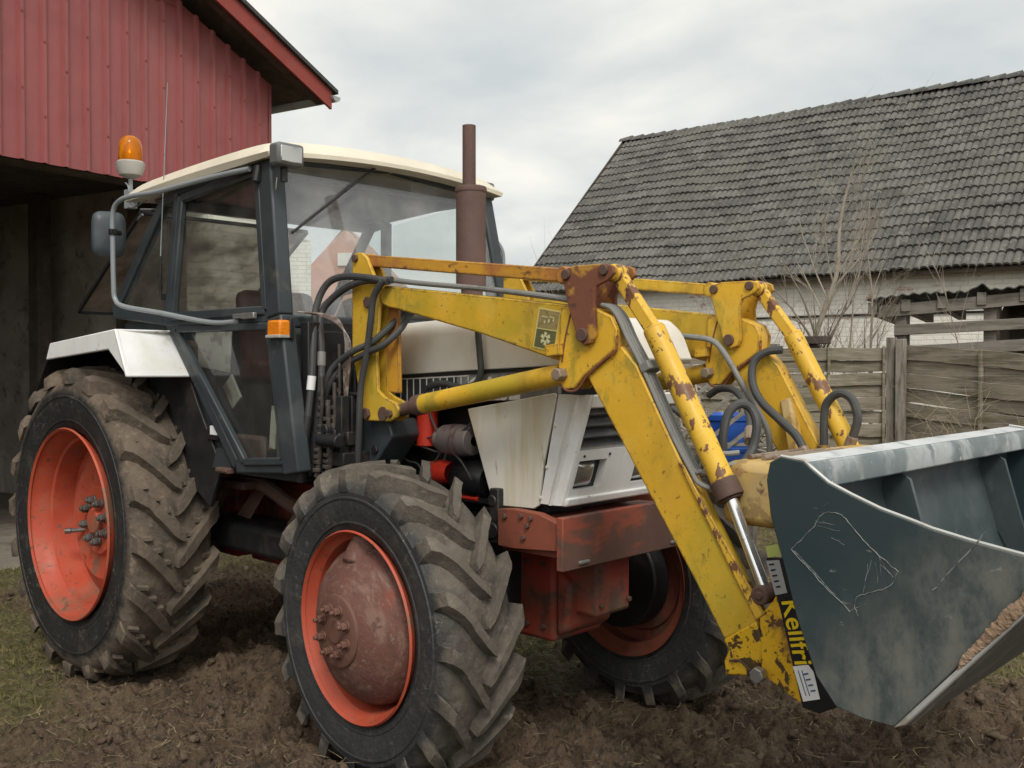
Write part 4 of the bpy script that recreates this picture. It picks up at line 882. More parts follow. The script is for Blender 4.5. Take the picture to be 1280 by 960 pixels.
# lettering runs down the strip
k0, k1 = PY(977, 752, yp-.0012), PY(994, 831, yp-.0012)
ex_ = (k1-k0).normalized(); ey_ = Vector((ex_.z*-1, 0, ex_.x))*1.0
if ey_.x < 0: ey_ = -ey_
mw = Matrix(((ex_.x, ey_.x, 0, k0.x), (0, 0, -1, k0.y), (ex_.z, ey_.z, 0, k0.z), (0, 0, 0, 1)))
Ltxt = (k1-k0).length
tm = text_mesh('maker_lettering', 'Kellfri', .1, 'sticker_yellow', mp_, Matrix.Identity(4), .0012)
xs = [v.co.x for v in tm.data.vertices]; zs = [v.co.y for v in tm.data.vertices]
wdt = max(xs)-min(xs); hgt = max(zs)
tm.data.transform(mw @ Matrix.Diagonal((Ltxt/wdt, .058/hgt, .3, 1)) @ Matrix.Translation((-min(xs), 0, 0)))
pq([(991, 833), (1010, 831), (1017, 840), (1025, 874), (1004, 877)], 'sticker_white', 'data_label', yp-.0035)
tz = MB()
for k in range(2): tz.poly([PY(997+k*4.5, 838, yp-.0050), PY(998+k*4.5, 838, yp-.0050), PY(1008+k*4.5, 870, yp-.0050), PY(1007+k*4.5, 870, yp-.0050)], .0005, (0, 1, 0))
for k in range(4): tz.poly([PY(1004+k*3, 842+k*7, yp-.0050), PY(1010+k*3, 841+k*7, yp-.0050), PY(1010.4+k*3, 843+k*7, yp-.0050), PY(1004.4+k*3, 844+k*7, yp-.0050)], .0005, (0, 1, 0))
tz.build('data_label_print', 'sticker_blue', mp_)
pq([(957, 683), (972, 680), (976, 694), (960, 697)], mat('label_green', (.34, .38, .10), .5, layers=[(18, 5, .5, .6, (.20, .26, .06), .8)]), 'warning_label', yp-.002)

# ================================================================== GROUND
def vnoise(x, y, seed):
    xi, yi = np.floor(x).astype(np.int64), np.floor(y).astype(np.int64); fx_, fy_ = x-xi, y-yi
    fx_ = fx_*fx_*fx_*(fx_*(fx_*6-15)+10); fy_ = fy_*fy_*fy_*(fy_*(fy_*6-15)+10)
    def h(a, b):
        n = (a*374761393+b*668265263+seed*974634541) & 0xffffffff; n = ((n ^ (n >> 13))*1274126177) & 0xffffffff
        return ((n ^ (n >> 16)) & 0xffff)/65535.0
    return (h(xi, yi)*(1-fx_)+h(xi+1, yi)*fx_)*(1-fy_)+(h(xi, yi+1)*(1-fx_)+h(xi+1, yi+1)*fx_)*fy_
def fbm(x, y, f, o, seed, gain=.5):
    r = 0; a = 1; t = 0
    for k in range(o): r = r+a*vnoise(x*f+17.3*k, y*f-9.1*k, seed+k); t += a; a *= gain; f *= 2.03
    return r/t-.5
def grassy(x, y):
    g = .30+fbm(x, y, .9, 4, 5)*1.5+.60*np.clip((.5-x)/.8, 0, 1)*np.clip((-.6-y)/.4, 0, 1)
    g = g+.30*np.clip((1.6-x)/1.2, 0, 1)*np.clip((-1.0-y)/.3, 0, 1)           # yard on the near left
    g = g+.55*np.exp(-((x-.9)/.55)**2-((y-.35)/.9)**2)+.5*np.exp(-((x+2.7)/.6)**2)   # below the tractor, strip by the barn
    g = g+.75*np.exp(-((x-3.5)/.45)**2-((y-2.5)/.7)**2)
    g = g+.35*np.exp(-((x-1.3)/.9)**2-((y-1.6)/1.2)**2)+.25*np.clip((y-3)/3, 0, 1)
    g = g-.55*np.exp(-((y+.72)/.42)**2)*np.clip((x+.1)/.4, 0, 1)-.5*np.clip((x-1.9)/.8, 0, 1)*np.clip((2.4-y)/1.5, 0, 1)
    return np.clip(g, 0, 1)
def height(x, y):
    d = np.hypot(x-1.5, y); near = np.exp(-(np.maximum(d-3.5, 0)/14)**2)
    g = grassy(x, y); mud = 1-.62*g
    h = .10*fbm(x, y, .45, 3, 11)
    r = np.abs(fbm(x, y, 2.2, 4, 21))
    h = h+mud*(.085*fbm(x, y, 2.6, 5, 31, .6)+.055*(.25-r))+mud*near*(.30*np.maximum(fbm(x, y, 5.5, 4, 41, .62), -.07)+.15*np.abs(fbm(x, y, 10, 3, 61)))+near*((.035+.06*mud)*fbm(x, y, 21, 3, 51, .68)+mud*.10*np.maximum(fbm(x, y, 13, 3, 57), -.03))-.02*mud
    # ruts pressed beside the tyres, ridges pushed up next to them
    for (cx, cy, w, l) in ((2.18, -.68, .24, .55), (2.18, .68, .24, .55), (0, -.83, .28, .6), (0, .83, .28, .6)):
        q = np.exp(-((y-cy)/w)**4)*np.exp(-((x-cx)/l)**4); h = h*(1-.8*q)-.012*q
        q2 = np.exp(-((np.abs(y-cy)-w*1.25)/.09)**2)*np.exp(-((x-cx)/l)**4); h = h+.03*q2
    tr = np.exp(-((y+.70)/.26)**4)*np.clip((x-2.6)/.4, 0, 1)+np.exp(-((y+.76)/.26)**4)*np.clip((1.6-x)/.3, 0, 1)*np.clip((x-.5)/.3, 0, 1)
    h = h+tr*(.022*np.sin((x-.8*np.abs(y+.70))*2*pi/.21)-.02)
    flat = np.clip((-2.95-x)/.25, 0, 1)*np.exp(-(np.maximum(np.abs(y+3)-7.5, 0)/2)**2)
    return h*(1-flat)-.02*flat
def axis(a0, a1, step, far):
    m = list(np.arange(a0, a1, step)); lo, hi = [a0], [m[-1]]; s = step
    while lo[-1] > -far: s *= 1.12; lo.append(lo[-1]-s)
    s = step
    while hi[-1] < far: s *= 1.12; hi.append(hi[-1]+s)
    return np.array(lo[::-1][:-1]+m+hi[1:])
gx, gy = axis(-1.6, 5.0, .0125, 400), axis(-2.3, 3.6, .0125, 400)
X, Y = np.meshgrid(gx, gy, indexing='ij'); Hh = height(X, Y); Gg = grassy(X, Y)
nx_, ny_ = X.shape
idx = np.arange(nx_*ny_).reshape(nx_, ny_)
quads = np.stack([idx[:-1, :-1], idx[1:, :-1], idx[1:, 1:], idx[:-1, 1:]], -1).reshape(-1, 4)
def np_mesh(name, verts, faces, m, smooth=True):
    me = bpy.data.meshes.new(name); k = faces.shape[1]
    me.vertices.add(len(verts)); me.vertices.foreach_set('co', np.ascontiguousarray(verts, np.float32).ravel())
    me.loops.add(faces.size); me.loops.foreach_set('vertex_index', np.ascontiguousarray(faces, np.int32).ravel())
    me.polygons.add(len(faces)); me.polygons.foreach_set('loop_start', np.arange(0, faces.size, k, dtype=np.int32))
    me.update(calc_edges=True); me.validate()
    if smooth: me.shade_smooth()
    me.materials.append(m); o = bpy.data.objects.new(name, me); COL.objects.link(o); return o
def ground_mat():
    s = N('trodden_mud'); at = s.node('ShaderNodeAttribute', attribute_name='grassy')
    mud = s.mix(s.ramp(s.noise(2.2, 6, .6), .32, .68), (.10, .067, .042), (.20, .138, .088))
    mud = s.mix(s.ramp(s.noise(16, 7, .65), .48, .70, 0, .8), mud, (.19, .138, .092))
    mud = s.mix(s.ramp(s.noise(31, 7, .7), .50, .62, 0, .75), mud, (.036, .024, .016))
    mud = s.mix(s.ramp(s.noise(70, 5, .65), .56, .66, 0, .75), mud, (.26, .20, .135))
    gr = s.mix(s.ramp(s.noise(7, 6, .65), .35, .65), (.125, .118, .040), (.20, .172, .082))
    gr = s.mix(s.ramp(s.noise(38, 6, .65), .46, .66, 0, .8), gr, (.075, .060, .034))
    f = s.ramp(s.math('ADD', at.outputs['Fac'], s.math('MULTIPLY', s.math('SUBTRACT', s.noise(11, 7, .7), .5), 1.1)), .35, .75, 0, .85)
    s.set(Base_Color=s.mix(f, mud, gr), Roughness=s.ramp(s.noise(5, 4), .35, .65, .72, .98)); s.b.inputs['Specular IOR Level'].default_value = .3
    s.bump(s.math('ADD', s.noise(45, 8, .7), s.math('MULTIPLY', s.noise(120, 5, .7), .5)), 1.0, .035); return s.m
ground = np_mesh('ground', np.stack([X, Y, Hh], -1).reshape(-1, 3), quads, ground_mat())
at = ground.data.attributes.new('grassy', 'FLOAT', 'POINT'); at.data.foreach_set('value', Gg.ravel().astype(np.float32)); struct(ground)

# clods, straw and grass: nobody could count them
def scatter(n, x0, x1, y0, y1, prob):
    x = rng.uniform(x0, x1, n); y = rng.uniform(y0, y1, n); k = rng.random(n) < prob(x, y); return x[k], y[k]
def view_keep(x, y):   # only where the photographed yard lies
    return (np.hypot(x-CAM[0], y-CAM[1]) > 2.0)
bm = bmesh.new(); bmesh.ops.create_icosphere(bm, subdivisions=2, radius=1); iv = np.array([v.co[:] for v in bm.verts]); iff = np.array([[v.index for v in f.verts] for f in bm.faces]); bm.free()
cx_, cy_ = scatter(14000, -2.4, 4.6, -2.3, 4.5, lambda x, y: (1-.9*grassy(x, y))*(.25+1.2*np.clip(fbm(x, y, 1.3, 3, 77)+.15, 0, 1))*view_keep(x, y))
vs = []; fs = []
for i, (a, b) in enumerate(zip(cx_, cy_)):
    r = .004+.017*rng.random()**3.0; nzs = 1+.30*np.sin(iv@rng.normal(size=3)*2.6+rng.random()*6)[:, None]+.20*np.sin(iv@rng.normal(size=3)*5+rng.random()*6)[:, None]+.14*rng.normal(size=(len(iv), 1))
    v = iv*nzs*r*np.array([1+.7*rng.random(), 1+.3*rng.random(), .85]); a_ = rng.random()*6.28
    b_2 = rng.normal()*.6; v = v@np.array([[1, 0, 0], [0, cos(b_2), -sin(b_2)], [0, sin(b_2), cos(b_2)]])@np.array([[cos(a_), -sin(a_), 0], [sin(a_), cos(a_), 0], [0, 0, 1]])
    vs.append(v+[a, b, float(height(np.array([a]), np.array([b]))[0])+r*.22]); fs.append(iff+i*len(iv))
cl = np_mesh('mud_clods', np.concatenate(vs), np.concatenate(fs), mat('mud_clod', (.085, .057, .037), .95, layers=[(3, 5, .45, .65, (.14, .10, .065), .8), (40, 6, .5, .68, (.045, .030, .02), .7), (16, 5, .55, .68, (.21, .16, .105), .7)], bump=(60, .8, .01)), True)
tag(cl, None, None, None, 'stuff')
def blades(name, x, y, L0, L1, w, tilt0, tilt1, m, lift=.004):
    n = len(x); z = height(x, y)+lift; Ls = rng.uniform(L0, L1, n); a = rng.uniform(0, 2*pi, n); t = rng.uniform(tilt0, tilt1, n)
    d = np.stack([np.cos(a)*np.cos(t), np.sin(a)*np.cos(t), np.sin(t)], -1); p = np.stack([-np.sin(a), np.cos(a), np.zeros(n)], -1)*(w*rng.uniform(.6, 1.3, n))[:, None]
    b = np.stack([x, y, z], -1); bend = np.stack([np.cos(a+1)*.2, np.sin(a+1)*.2, -.22-.0*t], -1)*Ls[:, None]*rng.random((n, 1))
    m1 = b+d*(Ls*.55)[:, None]; e = b+d*Ls[:, None]+bend; e[:, 2] = np.maximum(e[:, 2], z-.002)
    V = np.stack([b-p, b+p, m1+p*.8, m1-p*.8, e+p*.25, e-p*.25], 1).reshape(-1, 3); k = np.arange(n)[:, None]*6
    F = np.concatenate([k+[0, 1, 2, 3], k+[3, 2, 4, 5]]); o = np_mesh(name, V, F, m, False); tag(o, None, None, None, 'stuff'); return o
def blade_mat(name, a, b):
    s = N(name); s.set(Base_Color=s.mix(s.ramp(s.noise(13, 3), .3, .7), a, b), Roughness=.8); s.b.inputs['Specular IOR Level'].default_value = .2; return s.m
x, y = scatter(150000, -3.0, 4.8, -2.6, 6.5, lambda x, y: np.clip((grassy(x, y)-.25)*1.6+fbm(x, y, 3, 3, 90)*1.3, .015, 1)*view_keep(x, y)*.75)
blades('dry_grass', x, y, .025, .075, .0016, -.05, .55, blade_mat('dry_grass_blade', (.11, .092, .035), (.30, .235, .12)))
x, y = scatter(70000, -3.0, 4.8, -2.6, 6.0, lambda x, y: np.clip((grassy(x, y)-.42)*1.8+fbm(x, y, 2, 3, 95)*1.2, 0, 1)*view_keep(x, y))
blades('green_grass', x, y, .02, .055, .0018, .4, 1.4, blade_mat('green_grass_blade', (.065, .085, .020), (.15, .145, .045)))
x, y = scatter(42000, -2.6, 5.0, -2.6, 5.0, lambda x, y: (.18+.8*np.clip(fbm(x, y, 1.7, 3, 99)+.05, 0, 1))*view_keep(x, y))
blades('straw', x, y, .03, .12, .0015, -.15, .25, blade_mat('straw_stalk', (.20, .155, .085), (.40, .32, .19)), .008)

# ================================================================== BARN (left)
c0 = Vector((-3.86, 2.685, 0)); bt_ = Vector((.2, -.98, 0)).normalized(); bn = Vector((.98, .2, 0)).normalized()
def B(s, off, z): return c0+bt_*s+bn*off+Vector((0, 0, z))
barn = tag(empty('red_barn', B(0, 0, 0)*1), 'red sheet metal barn with open dark bay behind the tractor', 'barn')
bcorr = Matrix.Translation(-barn.location)
def bbuild(mb, name, m, bevel=0, parent=None, smooth=35):
    o = mb.build(name, m, parent or barn, bevel, smooth); o.data.transform(bcorr); return o
M['cladding'] = mat('faded_red_sheet_metal', (.295, .086, .083), .5, layers=[(1.2, 5, .45, .7, (.32, .105, .10), .6, (1, 1, .3)), (9, 7, .52, .72, (.245, .078, .074), .75, (1, 1, .06)), (2.5, 6, .55, .72, (.33, .13, .12), .5, (1, 1, .12)), (30, 6, .66, .72, (.16, .06, .05), .6)], bump=(3, .06))
M['barge'] = mat('red_barge_board', (.26, .050, .038), .6, layers=[(6, 6, .55, .72, (.16, .06, .05), .7)], bump=(30, .3))
M['dark_wood'] = mat('dark_roof_timber', (.075, .058, .046), .85, layers=[(4, 6, .45, .65, (.12, .095, .075), .8, (1, 1, 1)), (14, 6, .55, .7, (.04, .03, .024), .7)], bump=(20, .5))
M['felt'] = mat('dark_roof_covering', (.055, .055, .052), .9, layers=[(6, 6, .5, .7, (.09, .09, .08), .7)], bump=(40, .6))
M['plaster'] = mat('dirty_grey_plaster', (.36, .33, .29), .9, layers=[(1.6, 6, .42, .62, (.22, .20, .17), .9), (6, 7, .55, .7, (.075, .065, .055), .8)], bump=(9, .5, .01))
M['concrete'] = mat('barn_concrete_floor', (.20, .17, .135), .9, layers=[(1.5, 6, .42, .64, (.11, .085, .06), .9), (9, 7, .55, .7, (.07, .055, .04), .7)], bump=(16, .5, .01))
def brick_mat(name, pale, mortar, red, amount, scale=1., rot=(pi/2, 0, 0)):
    s = N(name); b = s.node('ShaderNodeTexBrick'); b.inputs['Scale'].default_value = 1; b.inputs['Brick Width'].default_value = .25*scale; b.inputs['Row Height'].default_value = .078*scale
    b.inputs['Mortar Size'].default_value = .009*scale; b.inputs['Mortar Smooth'].default_value = .35; b.inputs['Color1'].default_value = (1, 1, 1, 1); b.inputs['Color2'].default_value = (.2, .2, .2, 1); b.inputs['Mortar'].default_value = (0, 0, 0, 1)
    s.l.new(s.vec((1, 1, 1), rot), b.inputs['Vector'])
    c = s.mix(s.ramp(s.noise(1.3, 6), .35, .7), pale, tuple(x*.80 for x in pale))
    c = s.mix(s.math('MULTIPLY', b.outputs['Fac'], .35), c, mortar)
    gone = s.math('MULTIPLY', s.ramp(s.noise(2.4, 7, .6, (1, 1, 2.5)), .60, .66), s.math('SUBTRACT', 1., b.outputs['Fac']))
    c = s.mix(s.math('MULTIPLY', gone, amount), c, red)
    c = s.mix(s.ramp(s.noise(.8, 6, .6, (1, 1, .35)), .5, .75, 0, .4), c, (.33, .31, .27))
    s.set(Base_Color=c, Roughness=.9); s.bump(s.math('SUBTRACT', s.math('MULTIPLY', s.noise(30, 5), .3), b.outputs['Fac']), .5, .012); return s.m
M['pale_brick'] = brick_mat('limewashed_brick', (.74, .73, .64), (.34, .33, .29), (.36, .12, .08), .25)
zc0 = 3.317; ez, esl = 4.40, .43
ztop = lambda s: ez+esl*(s+.48)-.02
# cladding sheet with folded ribs, one real profile
prof = []; s = 0.; 
while s < 12.2:
    prof += [(s, 0), (s+.146, 0), (s+.154, .034), (s+.184, .034), (s+.196, 0)]; s += .2
mb = MB(); S_R = 6.6
zt2 = lambda s: ztop(s) if s <= S_R else ztop(2*S_R-s)
vs = []
for s, d in prof: vs += [B(s, d, zc0), B(s, d, zt2(s))]
n = len(prof); mb.add(vs, [(2*i, 2*i+2, 2*i+3, 2*i+1) for i in range(n-1)]); bbuild(mb, 'metal_cladding', 'cladding', 0, None, 20)
mb2 = MB(); mb2.add([B(s_, d_+.004, z_) for s_, d_ in prof for z_ in (5.02, 5.032)], [(2*i, 2*i+2, 2*i+3, 2*i+1) for i in range(n-1) if zt2(prof[i][0]) > 5.1]); bbuild(mb2, 'sheet_overlap', 'barge')
sc_ = MB()
for i in range(0, 32):
    for k in range(3):
        s = .2*i+.171; z = 3.5+.62*k+(i*37 % 11)*.05
        if z < zt2(s)-.2: sc_.cyl(B(s, .034, z), B(s, .040, z), .010, 6)
bbuild(sc_, 'cladding_screws', 'barge')
bbuild(MB().add([B(-.03, .0, zc0), B(0.02, .012, zc0), B(.02, .012, ztop(0)), B(-.03, .0, ztop(0)), B(-.03, -.15, zc0), B(-.03, -.15, ztop(0))], [(0, 1, 2, 3), (4, 0, 3, 5)]), 'corner_trim', 'cladding')
OV = .42
def slope_slab(s0, s1, o0, o1, dz0, dz1, name, m):
    f = lambda s, dz: ez+esl*((s if s <= S_R else 2*S_R-s)+.48)+dz
    pts = [s0, min(s1, S_R), s1] if s1 > S_R else [s0, s1]; mb = MB()
    for a, b in zip(pts[:-1], pts[1:]):
        vs = [B(s_, o, f(s_, dz)) for o in (o0, o1) for s_, dz in ((a, dz0), (b, dz0), (b, dz1), (a, dz1))]
        mb.add(vs, [(0, 1, 2, 3), (7, 6, 5, 4), (0, 4, 5, 1), (1, 5, 6, 2), (2, 6, 7, 3), (3, 7, 4, 0)])
    return bbuild(mb, name, m)
slope_slab(-.50, 2*S_R+.5, OV-.03, OV, -.02, .17, 'barge_board', 'barge')
slope_slab(-.56, 2*S_R+.56, -11, OV+.04, .172, .215, 'roof', 'felt')
slope_slab(-.48, 2*S_R+.48, -11, OV-.032, .12, .168, 'roof_boarding', 'dark_wood')
mb = MB()
for k in range(13): mb.bar(B(-.46, OV-.12-.85*k, ez+.07), B(S_R, OV-.12-.85*k, ez+.07+esl*(S_R+.46)), .09, .10, (0, 0, 1))
bbuild(mb, 'rafters', 'dark_wood')
gz = ez+.06; mb = MB(); vs = []
for k in range(9):
    a = pi+pi*k/8
    for o in (-11, OV+.03): vs.append(B(-.545+.06*cos(a), o, gz+.055+.06*sin(a)))
mb.add(vs, [(2*k, 2*k+1, 2*k+3, 2*k+2) for k in range(8)]).add([B(-.545+.06*cos(pi+pi*k/8), OV+.03, gz+.055+.06*sin(pi+pi*k/8)) for k in range(9)], [tuple(range(9))])
bbuild(mb, 'gutter', mat('zinc_gutter', (.42, .43, .43), .5, .3, layers=[(6, 5, .5, .7, (.25, .25, .24), .7)]))
# right hand pier, side wall with window, back wall, far side
def bslab(s0, s1, o0, o1, z0, z1): 
    vs = [B(s_, o, z) for z in (z0, z1) for s_, o in ((s0, o0), (s1, o0), (s1, o1), (s0, o1))]
    return MB().add(vs, [(0, 3, 2, 1), (4, 5, 6, 7), (0, 1, 5, 4), (1, 2, 6, 5), (2, 3, 7, 6), (3, 0, 4, 7)])
bbuild(bslab(.0, .80, -.35, -.03, -.2, zc0-.004), 'brick_pier', 'pale_brick')
w0, w1, wz0, wz1 = -5.75, -4.86, 1.75, 3.0
for a in ((-10.6, w0, -.2, 4.5), (w1, -.352, -.2, 4.5), (w0, w1, -.2, wz0), (w0, w1, wz1, 4.5)):
    bbuild(bslab(0, .30, a[0], a[1], a[2], a[3]), 'side_wall', 'plaster')
wf = MB()
for k in range(4): wf.bar(B(.10, w0+(w1-w0)*k/3, wz0), B(.10, w0+(w1-w0)*k/3, wz1), .035, .035)
for k in range(5): wf.bar(B(.10, w0, wz0+(wz1-wz0)*k/4), B(.10, w1, wz0+(wz1-wz0)*k/4), .03, .03)
bwin = bbuild(wf, 'window', 'black')
bbuild(MB().add([B(.09, w0, wz0), B(.09, w1, wz0), B(.09, w1, wz1), B(.09, w0, wz1)], [(0, 1, 2, 3)]), 'window_pane', glass('milky_barn_glass', (.8, .82, .82), .5, (.7, .72, .72)), 0, bwin)
bbuild(bslab(0, 13.2, -10.9, -10.6, -.2, 4.5), 'back_wall', 'plaster'); bbuild(bslab(12.9, 13.2, -10.6, 0, -.2, 4.5), 'far_wall', 'plaster')
bbuild(bslab(.8, 12.2, -.30, -.04, zc0-.004, zc0+.30), 'lintel_beam', 'dark_wood')
bbuild(bslab(.02, 13.2, -10.6, -.32, 3.62, 3.72), 'hay_loft_floor', 'dark_wood')
for s_, o_ in ((.55, -1.4), (.62, -3.1)): bbuild(bslab(s_-.09, s_+.09, o_-.09, o_+.09, 0, 3.615), 'timber_post', 'dark_wood', .006)
bbuild(bslab(.31, .36, -3.6, -2.2, .0, 1.05), 'board_lining', 'dark_wood')
bbuild(bslab(.31, .335, -2.1, -1.5, 1.2, 2.7), 'leaning_panel', 'dark_wood')
for k in range(3): bbuild(bslab(4.6+3*k, 4.85+3*k, -5.2, -4.95, 0, 3.62), 'timber_post', 'dark_wood')
fl = bslab(.3, 12.9, -10.6, .45, -.15, .012).build('barn_floor', 'concrete'); struct(fl)

# ================================================================== FARMHOUSE WITH TILED ROOF (right)
Hd = .75; a = radians(5); hu = Vector((-cos(a), -sin(a), 0)); hv = Vector((-sin(a), cos(a), 0))
E1 = PD(1280, 331, 15.0); HL, HW, HR = 9.69, 4.2, 3.91; S0 = -5.0
house = tag(empty('brick_farmhouse', Vector((E1.x, E1.y, 0))), 'whitewashed brick building with a steep weathered grey tile roof', 'house')
hc = Matrix.Translation(-house.location)
def H(s, w, z): return Vector((E1.x, E1.y, 0))+hu*s+hv*w+Vector((0, 0, z))
def hb(mb, name, m, bevel=0, smooth=35, parent=None):
    o = mb.build(name, m, parent or house, bevel, smooth); o.data.transform(hc); return o
M['house_brick'] = brick_mat('whitewashed_brick', (.80, .765, .69), (.42, .40, .35), (.40, .14, .10), .75)
ze = E1.z
mb = MB(); w_in = .28
pts = [(w_in, -.3), (w_in, ze+.14), (HW, ze+HR-.12), (2*HW-w_in, ze+.14), (2*HW-w_in, -.3)]
vs = [H(s, w, z) for s in (S0, HL-.18) for w, z in pts]
mb.add(vs, [(0, 1, 2, 3, 4), (9, 8, 7, 6, 5)]+[(i, i+5, (i+1) % 5+5, (i+1) % 5) for i in range(5)]); hb(mb, 'brick_wall', 'house_brick')
def tile_mat():
    s = N('weathered_grey_tiles'); c = s.mix(s.ramp(s.noise(1.1, 5), .35, .68), (.064, .061, .057), (.104, .099, .090))
    v = s.node('ShaderNodeTexVoronoi'); v.inputs['Scale'].default_value = 3.6; s.l.new(s.co.outputs['Object'], v.inputs['Vector'])
    sv = s.node('ShaderNodeSeparateColor'); s.l.new(v.outputs['Color'], sv.inputs[0])
    c = s.mix(s.ramp(sv.outputs[0], .2, .95, 0, .6), c, (.165, .158, .142))
    c = s.mix(s.ramp(s.noise(4, 9, .74), .50, .64, 0, .85), c, (.048, .048, .040))
    c = s.mix(s.ramp(s.noise(.7, 6, .65), .48, .66, 0, .6), c, (.115, .108, .088))
    c = s.mix(s.ramp(s.noise(22, 7, .7), .58, .66, 0, .75), c, (.30, .29, .26))
    s.set(Base_Color=c, Roughness=.92); s.bump(s.noise(30, 6, .7), .7, .012); return s.m
M['tiles'] = tile_mat()
def roof_side(sign):
    NC = 19; tw = .24; nt = int((HL-S0)/tw); SL = hypot(HW, HR); up = Vector((0, 0, HR/SL))+hv*(HW/SL); nn = Vector((0, 0, HW/SL))-hv*(HR/SL)
    per = 12; vs = []; fs = []; k0 = 0
    for c in range(NC):
        l0 = SL*c/NC-.05; l1 = SL*(c+1)/NC+.02
        sag = 0
        for t in range(nt):
            jz = random.uniform(-.008, .008); jl = random.uniform(-.016, .016)-(.07*random.random() if random.random() < .02 else 0)
            for i in range(per+1):
                q = i/per; s_ = S0+tw*(t+q)*1.0+.002
                wv = .040*abs(sin(2*pi*q))**.55
                lw = .03*sin(s_*.7+c*.2)+.02*sin(s_*1.9)
                for (l, off) in ((l0+jl, .058+jz-.03), (l0+jl, .064+jz), (l1, .022)):
                    p = H(s_, 0, ze)+up*l+nn*(off+wv+lw*.8)
                    if sign < 0: p = p+hv*0
                    vs.append(p)
            b = k0
            for i in range(per):
                for r in range(2): fs.append((b+i*3+r, b+(i+1)*3+r, b+(i+1)*3+r+1, b+i*3+r+1))
            k0 += (per+1)*3
    return MB().add(vs, fs)
hb(roof_side(1), 'tile_roof', 'tiles', 0, 50)
hb(MB().add([H(S0, HW, ze+HR), H(HL, HW, ze+HR), H(HL, 2*HW, ze), H(S0, 2*HW, ze)], [(0, 1, 2, 3)]).add([H(S0, -.02, ze-.01), H(HL, -.02, ze-.01), H(HL, HW, ze+HR-.03), H(S0, HW, ze+HR-.03)], [(0, 1, 2, 3)]), 'roof_deck', 'dark_wood')
mb = MB(); k = 0; s = S0
while s < HL-.05:
    zr = ze+HR+.02+.03*sin(s*.7)*.8; rj = random.uniform(.135, .15)
    vs = []
    for i in range(9):
        a_ = pi*i/8; vs += [H(s, HW+rj*cos(a_), zr-.03+rj*sin(a_)*.85), H(s+.33, HW+(rj-.03)*cos(a_), zr-.04+(rj-.03)*sin(a_)*.85)]
    mb.add(vs, [(2*i, 2*i+1, 2*i+3, 2*i+2) for i in range(8)]+[tuple(2*i for i in range(9))]); s += .295
hb(mb, 'ridge_tiles', 'tiles')
mb = MB().bar(H(HL+.02, -.05, ze-.02), H(HL+.02, HW, ze+HR+.02), .03, .07, (0, 0, 1)); hb(mb, 'gable_board', 'dark_wood')
hb(MB().bar(H(S0, .05, ze-.04), H(HL, .05, ze-.04), .04, .10), 'eave_board', 'dark_wood')
pz = PD(1050, 386, 15).z
hb(MB().tube([H(-2, w_in-.02, pz-.02), H(3, w_in-.02, pz), H(HL-.3, w_in-.02, pz-.03)], .018, 6), 'wall_cable', 'black')

# ================================================================== FENCE
M['fence_wood'] = mat('grey_weathered_fence_wood', (.235, .20, .15), .9, layers=[(1.6, 6, .42, .66, (.115, .10, .065), .9, (1, 1, 6)), (5, 7, .5, .68, (.33, .295, .24), .8, (.5, .5, 14)), (16, 7, .56, .68, (.07, .055, .04), .8, (.3, .3, 6)), (1.2, 5, .55, .72, (.10, .105, .045), .7)], bump=(12, .6, .006))
M['fence_post'] = mat('grey_fence_post', (.25, .225, .185), .9, layers=[(8, 7, .45, .66, (.10, .085, .065), .9, (3, 3, .3)), (3, 5, .5, .7, (.14, .135, .08), .6)], bump=(14, .6, .006))
M['shed_wood'] = mat('silver_grey_shed_timber', (.20, .18, .155), .9, layers=[(3, 6, .42, .66, (.12, .105, .085), .9, (.6, .6, 5)), (16, 7, .55, .68, (.07, .06, .05), .8, (.3, .3, 6))], bump=(12, .6, .006))
fence = tag(empty('wooden_fence', PD(1115, 600, 11.1)*1), 'grey overlapping board fence with mossy boards behind the bucket', 'fence')
fence.location.z = 0; fcorr = Matrix.Translation(-fence.location)
def fb(mb, name, m, bevel=0, parent=None):
    o = mb.build(name, m, parent or fence, bevel); o.data.transform(fcorr); return o
def panel(pa, pb, za, zb_, nsl, hs_):
    pa, pb = Vector(pa), Vector(pb); d = (pb-pa); d.z = 0; ln = d.length; d.normalize(); nrm = Vector((-d.y, d.x, 0)); mb = MB()
    for k in range(nsl):
        t0_ = za-hs_*.985*k+random.uniform(-.008, .008); t1_ = zb_-hs_*.985*k+random.uniform(-.012, .012); o_ = .014 if k % 2 else -.014
        dz = hs_*random.uniform(.92, 1.02); seg = 14; vs = []
        for i in range(seg+1):
            u = i/seg; p = pa+d*(ln*u); wob = .006*sin(u*5+k)+.004*sin(u*13+2*k)
            for (oz, oo) in ((0, o_-.009), (0, o_+.009), (-dz, o_+.011), (-dz, o_-.007)):
                vs.append(Vector((p.x, p.y, t0_+(t1_-t0_)*u+oz+wob+.003*random.uniform(-1, 1)))+nrm*(oo+.004*sin(u*7+k*3)))
        mb.add(vs, [(4*i+j, 4*i+(j+1) % 4, 4*i+4+(j+1) % 4, 4*i+4+j) for i in range(seg) for j in range(4)]+[(0, 1, 2, 3), tuple(4*seg+j for j in (3, 2, 1, 0))])
    for u in (.02, .5, .98):
        p = pa+d*ln*u; zz_ = za+(zb_-za)*u; mb.bar(Vector((p.x, p.y, .05))-nrm*.03, Vector((p.x, p.y, zz_+.01))-nrm*.03, .05, .03, d)
    return fb(mb, 'board_panel', 'fence_wood', .003)
fz = lambda py, D: 1.634-(py-456)/FPX*D
P0, P1 = PD(966, 500, 11.5), PD(1107, 500, 11.2)
panel(P0, P1, fz(436, 11.4), fz(434, 11.2), 12, .145)
P2, P3 = PD(1128, 500, 11.1), PD(1345, 500, 9.5)
